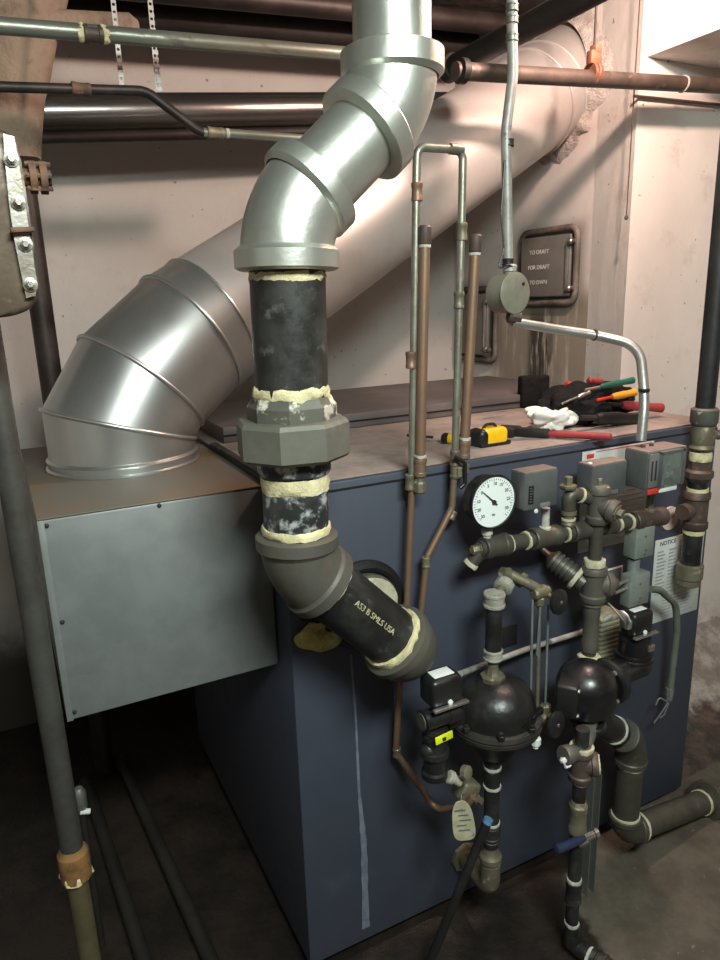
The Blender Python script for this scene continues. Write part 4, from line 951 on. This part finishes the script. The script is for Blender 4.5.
for nm, a, b_, yy, r, m, lab in dz:
    t = thing(nm, lab, 'pipe', W(*a, yy), 'dark pipes under the ceiling'); p, q = W(*a, yy), W(*b_, yy); cyl('pipe', p-(q-p)*.5, q+(q-p)*.5, r, m, t, 24)
sp_ = thing('lagged_stub', 'short tan lagged pipe end between the strap hangers near the ceiling', 'pipe', W(100, 28, .85))
a, b_ = W(30, 22, .85), W(137, 27, .85)
mk('lagging', sweep(B(), [(p, b_-a, r) for p, r in ((a, .028), (a.lerp(b_, .3), .030), (a.lerp(b_, .6), .028), (a.lerp(b_, .93), .028), (b_, .016))], 28, wob=.004, ws=20), 'tan_lagging', sp_)
# perforated straps
for px0_, px1_, py1, lab in ((113, 122, 86, 'perforated white hanger strap, the left one of two'), (150, 160, 92, 'perforated white hanger strap, the right one of two')):
    t0, t1_ = W(px0_, 0, .62), W(px1_, py1, .62)
    t = thing('hanger_strap', lab, 'hanger strap', t1_, 'perforated pipe hanger straps')
    t0 = t1_.lerp(t0, 1.0); top = t1_+(t0-t1_)*((2.277-t1_.z)/(t0.z-t1_.z)); L_ = (top-t1_).length; dn = (top-t1_).normalized(); sd = X; bm = B(); w = .0052
    n_ = int(L_/.014)
    fr = frame3(X, dn)
    for s in (-1, 1): boxb(bm, t1_+dn*L_/2+sd*s*w*.78, (w*.22, .0008, L_/2), fr)
    for k in range(n_): boxb(bm, t1_+dn*(k+.5)*L_/n_, (w, .0007, .0045), fr)
    mk('strap', bm, 'white_conduit', t)
# pull cord
a, b_ = WX(638, -5, 1.285), WX(628, 218, 1.285)
pc = thing('pull_cord', 'thin dark pull cord hanging in front of the white wall', 'cord', b_)
yy = .40; a, b_ = W(638, 0, yy), W(628, 217, yy); a.x = b_.x = (a.x+b_.x)/2; a = V((b_.x, yy, 2.278))
cyl('cord', b_, a, .0016, 'cord_dark', pc, 8); lathe('bead', b_+Z*.004, -Z, [(0, .003), (.004, .0055), (.009, .0055), (.012, .002)], 'cord_dark', pc, 10)

# ================================================================ LEFT SIDE
YT = .9
tn = thing('lagged_pipe', 'thick tan lagged vertical pipe at the top left corner', 'pipe', W(10, 160, YT))
pth = []
for py, re in ((-70, 74), (-20, 68), (10, 64), (30, 59), (50, 54), (70, 49), (95, 45), (120, 42), (145, 41), (158, 40)):
    e = W(re, py, YT); c = W(re-58, py, YT); c.x = W(5, 60, YT).x-.0+(e.x-W(48, 70, YT).x)*.5; pth.append((c, -Z, e.x-c.x))
mk('lagging', sweep(B(), pth, 32, wob=.006, ws=14), 'tan_lagging', tn, 60)
hs = thing('bolted_housing', 'brownish cast metal housing with a bolted silver edge at the left', 'housing', W(-10, 300, .5))
YB = -.17
def hp(px, py, y=YB): return W(px, py, y)
bm = B(); prof_ = [(4, 128), (16, 138), (21, 160), (28, 205), (34, 245), (40, 285), (38, 300), (30, 310), (14, 316), (-10, 319), (-60, 322), (-110, 300), (-120, 160), (-90, 128)]
f0 = [bm.verts.new(hp(*p)) for p in prof_]; f1 = [bm.verts.new(hp(*p)+Y*.11) for p in prof_]; k = len(prof_)
bm.faces.new(f0); bm.faces.new(f1[::-1])
for i in range(k): j = (i+1) % k; bm.faces.new((f0[i], f1[i], f1[j], f0[j]))
bmesh.ops.bevel(bm, geom=[e for e in bm.edges], offset=.012, segments=4, affect='EDGES', profile=.5, clamp_overlap=True)
mk('shell', bm, 'housing_cast', hs, 50)
bm = B(); st_ = [(3, 135), (14, 138), (18, 160), (25, 205), (31, 245), (37, 284), (35, 296), (26, 298), (20, 270), (14, 240), (9, 205), (5, 165)]
f0 = [bm.verts.new(hp(*p)-Y*.008) for p in st_]; bm.faces.new(f0)
r_ = bmesh.ops.extrude_face_region(bm, geom=bm.faces[:]); bmesh.ops.translate(bm, verts=[v for v in r_['geom'] if isinstance(v, bmesh.types.BMVert)], vec=(0, .012, 0))
mk('silver_edge', bm, 'flange_silver', hs, 50)
for px, py in ((11, 161), (18, 204), (25, 245), (30, 285)):
    c = hp(px, py)-Y*.008; lathe('washer', c, -Y, [(0, .0083), (.002, .0083), (.0025, .006)], 'bolt_steel', hs, 20); bo = lathe('bolt', c-Y*.002, -Y, [(0, .006), (.0035, .006), (.004, .0042), (.007, .0035)], 'bolt_steel', hs, 6)
bm = B(); boxb(bm, hp(22, 231)-Y*.012, (.013, .006, .003), Matrix.Rotation(R(-4), 3, 'Y'), .002); mk('cross_lug', bm, 'rusty_iron', hs)
fc = hp(22, 177, -.11)
lathe('pipe_flange', fc, X, [(0, .011), (.007, .011), (.008, .0195), (.016, .0195), (.017, .012), (.019, .012), (.020, .0195), (.028, .0195), (.029, .010), (.033, .010)], 'rusty_iron', hs, 24)
for s_ in (-1, 0, 1): cyl('flange_bolt', fc+V((.004, -.0155+.005*abs(s_), s_*.014)), fc+V((.033, -.0155+.005*abs(s_), s_*.014)), .003, 'rusty_iron', hs, 6)
hq = hp(-70, 200); cyl('support_rod', V((hq.x, hq.y+.05, hq.z)), V((hq.x, hq.y+.05, 2.278)), .012, 'rusty_iron', hs, 12)
bkx = W(40, 300, .95)
tag(cyl('black_standpipe', V((bkx.x, .95, 0)), V((bkx.x, .95, W(36, 190, .95).z)), .029, 'brownish_black', None, 28), 'dark brown vertical pipe behind the flue box and the bolted housing', 'pipe')
YS = .0
M('worn_steel', (.085, .085, .075), (.045, .042, .036), 8, .35, .65, rough=.45, r2=.65, metal=.4, c3=(.17, .11, .05), s3=6, a3=.6, b3=.75)
M('tan_pipe', (.15, .125, .065), (.10, .08, .045), 10, .35, .65, rough=.6, metal=.4)
M('rust_yellow', (.24, .12, .035), (.10, .05, .02), 22, .4, .6, rough=.8)
sa, sb = W(41, 660, YS), W(74, 860, YS)
def SZ(z): return sa+(sb-sa)*((z-sa.z)/(sb.z-sa.z))
zl = lambda py: W(74, py, YS).z
sdv_ = (sa-sb).normalized()
ls = thing('steel_standpipe', 'worn grey steel pipe leaning slightly in the left foreground with a rusty coupling', 'pipe', SZ(0))
cyl('upper_pipe', SZ(zl(862)), SZ(W(-8, 322, YS).z+.03), .0185, 'worn_steel', ls, 32)
lathe('coupling', SZ(zl(878)), sdv_, [(0, .022), (.003, .0255), (zl(846)-zl(878)-.010, .0255), (zl(846)-zl(878), .019)], 'rust_yellow', ls, 28)
ring(SZ(zl(874)), sdv_, .0245, .014, ls, 'cream_dope', .006)
cyl('lower_pipe', SZ(.0), SZ(zl(872)), .0175, 'tan_pipe', ls, 32)
# small white tag on the pipe side, floor pipes
a_ = W(80, 800, 0.1)
tg_ = thing('floor_valve', 'small grey valve with a white tip behind the foreground standpipe', 'valve', V((W(80, 800, .3).x, .3, W(80, 800, .3).z)))
p = W(80, 800, .3); lathe('body', p+Z*.03, -Z, [(0, .008), (.01, .014), (.05, .014), (.06, .009)], 'grey_pipe', tg_, 12); cyl('tip', W(80, 812, .29), W(90, 811, .29), .006, 'white_paper', tg_, 10)
cyl('riser', p-Z*.02, V((p.x, .3, 0)), .008, 'dark_iron', tg_, 12)
for a, b_, lab in (((88, 785), (152, 985), 'dark pipe lying on the floor left of the boiler, the left one of two'), ((122, 762), (222, 985), 'dark pipe lying on the floor left of the boiler, the right one of two')):
    p, q = WZ(*a, .02), WZ(*b_, .02); t = thing('floor_pipe', lab, 'pipe', p, 'dark pipes lying on the floor'); d = (q-p).normalized()
    cyl('pipe', p, q+d*.2, .017, 'worn_dark' if 0 else 'dark_iron', t, 20); coupling('end_cap', p-d*.02, d, .022, .04, 'dark_iron', t)

# ================================================================ THINGS ON THE BOILER TOP
ZT = 1.0915
def T(px, py, h=0): return WZ(px, py, ZT+h)
tm = thing('tape_measure', 'yellow and black tape measure on the boiler top beside the copper pipe', 'tape measure', T(499, 447))
c = T(499, 447)+V((0, .03, .0)); fr = frame3(V((1, .03, 0)), Z)
mk('case', boxb(B(), c+V((0, 0, .020)), (.035, .022, .020), fr, .012, 5), 'tape_yellow', tm)
mk('grip', boxb(B(), c+fr@V((-.029, .002, .0195)), (.016, .024, .0195), fr, .012, 5), 'black_plastic', tm)
mk('base_grip', boxb(B(), c+fr@V((0, .001, .005)), (.041, .0225, .005), fr, .003, 2), 'black_plastic', tm)
bm = B(); sweep(bm, tubep([c+V((-.025, -.004, .037)), c+V((-.016, -.004, .047)), c+V((.006, -.004, .047)), c+V((.012, -.004, .037))], .0035, .01), 8); mk('belt_loop', bm, 'black_plastic', tm)
cl = thing('screwdriver', 'black and yellow handled screwdriver lying left of the tape measure', 'screwdriver', T(445, 440))
a, b_ = T(474, 442, .012)+Y*.03, T(441, 440, .012)+Y*.04; d = (b_-a).normalized()
lathe('grip', a, d, [(0, .008), (.004, .012), (.03, .011), (.05, .013), (.056, .009)], 'black_plastic', cl, 12)
lathe('collar', a+d*.02-Y*.001, d, [(0, .0122), (.02, .0122)], 'tape_yellow', cl, 12, label='yellow band'); 
cyl('blade', b_-d*.004, b_+d*.06, .003, 'dark_iron', cl, 8)
pw = thing('pipe_wrench', 'red-handled wrench lying along the front edge of the boiler top', 'wrench', T(565, 436))
a, b_ = WZ(612, 438, ZT+.0095), WZ(545, 434, ZT+.0095); a.z = b_.z = ZT+.0115; d = (b_-a).normalized(); sdw = d.cross(Z)
bm = B(); sweep(bm, [(a, d, .005), (a+d*.004, d, .009), (a+d*.05, d, .0078), (a+d*.12, d, .008), (b_, d, .0065)], 14); mk('handle', bm, 'tool_red', pw)
bm = B(); boxb(bm, b_+d*.035, (.045, .008, .010), frame3(d, Z), .003); boxb(bm, b_+d*.085+sdw*.012, (.025, .016, .010), frame3(d, Z), .004); boxb(bm, b_+d*.085-sdw*.016, (.020, .009, .010), frame3((d+sdw*.2), Z), .003)
mk('jaw', bm, 'dark_iron', pw)
# white rag
bm = B(); c = T(550, 429); bmesh.ops.create_icosphere(bm, subdivisions=5, radius=1)
for v in bm.verts:
    q = v.co.normalized(); s = 1+.6*noise.noise(q*1.4+V((3, 1, 2)))+.22*noise.noise(q*2.6); v.co = c+V((q.x*.052, q.y*.04, q.z*.030+.026))*1+V((q.x*.03, q.y*.02, q.z*.022))*(s-1)*2
    v.co.z = max(v.co.z, ZT+.0005)
rg = tag(mk('rag', bm, 'white_cloth', None, 25), 'crumpled white rag on the boiler top beside the tool bag', 'rag')
# tool bag: slumped black soft body
tb_ = thing('tool_bag', 'slumped black tool bag full of tools on the boiler top', 'tool bag', T(585, 420))
def blob(name, c, s, mat, parent, amp=.25, fs=2., sd=0, rx=None, cut=True, sub=4):
    bm = B(); bmesh.ops.create_icosphere(bm, subdivisions=sub, radius=1)
    for v in bm.verts:
        q = v.co.normalized(); k = 1+amp*noise.noise(q*fs+V((sd, sd*.7, 0))); w = V((q.x*s[0]*k, q.y*s[1]*k, q.z*s[2]*k)); w = (rx@w) if rx else w; v.co = c+w
        if cut: v.co.z = max(v.co.z, ZT+.0004)
    return mk(name, bm, mat, parent, 60)
bc_ = T(598, 424, 0)
blob('body', bc_+V((-.02, .05, .045)), (.10, .07, .052), 'tool_black', tb_, .35, 2.4, 3)
blob('side_pocket', T(578, 424)+V((0, .02, .04)), (.042, .035, .044), 'tool_black', tb_, .25, 3, 5)
blob('end_pocket', T(620, 418)+V((0.01, .03, .040)), (.055, .045, .042), 'tool_black', tb_, .3, 3, 9)
mk('back_flap', boxb(B(), T(562, 412)+V((.0, .12, .046)), (.045, .016, .046), frame3(V((1, -.2, 0)), Z), .008, 3), 'tool_black', tb_)
bp_ = T(577, 422)+V((0, -.0, .04)); mk('buckle', boxb(B(), bp_+V((-.0, -.020, .002)), (.010, .003, .015), Matrix.Rotation(R(30), 3, 'Y'), .001), 'white_paper', tb_, label='white square buckle')
def handle(name, lab, cat, a, b_, r, mat, grp='tools sticking out of the tool bag', tipm=None):
    t = thing(name, lab, cat, a, grp); d = (b_-a).normalized(); L_ = (b_-a).length
    lathe('grip', a, d, [(0, r*.6), (.004, r), (L_*.35, r*.85), (L_*.5, r), (L_*.9, r*.9), (L_, r*.6)], mat, t, 14)
    cyl('shaft', b_-d*.002, b_+d*.05, r*.4, 'dark_iron' if tipm is None else tipm, t, 8); return t
handle('pliers', 'green-handled pliers lying on top of the tool bag', 'pliers', T(632, 381, .0).lerp(CP, .0)*1, T(632, 381)*1+V((-.01, 0, 0)), .01, 'tool_green') if 0 else None
def TT(px, py, y): return W(px, py, y)
handle('pliers', 'green-handled pliers lying on top of the tool bag', 'pliers', TT(634, 380, .13), TT(600, 387, .13), .0085, 'tool_green', tipm='bright_steel')
handle('screwdriver', 'orange-handled screwdriver in the middle of the tool bag', 'screwdriver', TT(636, 392, .11), TT(612, 397, .11), .0095, 'tool_orange', tipm='bright_red')
handle('screwdriver', 'thick red screwdriver handle sticking out right of the silver conduit', 'screwdriver', TT(662, 408, .12), TT(622, 405, .12), .0125, 'tool_red')
handle('flashlight', 'dark flashlight lying against the right of the tool bag', 'flashlight', TT(640, 419, .09), TT(596, 418, .09), .0165, 'black_dusty')
handle('snips', 'bright red tool handle poking up at the left of the tool bag', 'snips', TT(566, 385, .21), TT(580, 388, .21), .011, 'bright_red')
handle('snips', 'short red tool handle at the back middle of the tool bag', 'snips', TT(588, 381, .20), TT(602, 382, .20), .010, 'tool_red')
handle('pliers', 'steel pliers head lying on the black bag top', 'pliers', TT(590, 392, .13), TT(578, 397, .13), .006, 'bright_steel', tipm='bright_steel')

# ================================================================ LAMP + LIGHTS
lpz = V((.88, -.06, 2.17))
lamp = thing('ceiling_bulb', 'black bulb socket on the ceiling above the boiler front', 'lamp', lpz+Z*.10)
lathe('socket', lpz+Z*.108, -Z, [(0, .02), (.002, .024), (.045, .024), (.05, .018)], 'black_plastic', lamp, 20)
def light(kind, name, loc, energy, color, size, rot=None, sy=None):
    l = bpy.data.lights.new(name, kind); l.energy = energy; l.color = color
    if kind == 'AREA':
        l.size = size
        if sy: l.shape = 'RECTANGLE'; l.size_y = sy
    else: l.shadow_soft_size = size
    o = bpy.data.objects.new(name, l); C.objects.link(o); o.location = loc
    if rot: o.rotation_euler = rot
    return o
cfx = thing('added_light_tray', 'unseen wide flat tray added over the neutral light above the place of the camera', 'light', (-.08, -1.38, 2.262))  # unseen fixture, added only as a body for the neutral area light
box('fixture_tray', (-.47, -1.67, 2.262), (.31, -1.09, 2.279), 'white_conduit', cfx, .003)
light('POINT', 'warm_bulb', lpz, 36, (1., .72, .60), .03)
light('AREA', 'neutral_lamp', (-.08, -1.38, 2.25), 68, (.90, 1., .95), .75, (R(22), 0, 0), .55)
w = bpy.data.worlds.new('world'); w.use_nodes = True; w.node_tree.nodes['Background'].inputs[0].default_value = (.6, .6, .62, 1); w.node_tree.nodes['Background'].inputs[1].default_value = .06; sc.world = w
sc.view_settings.view_transform = 'Standard'; sc.view_settings.look = 'None'; sc.view_settings.gamma = 1; sc.view_settings.use_curve_mapping = False
sc.view_settings.exposure = 0.68
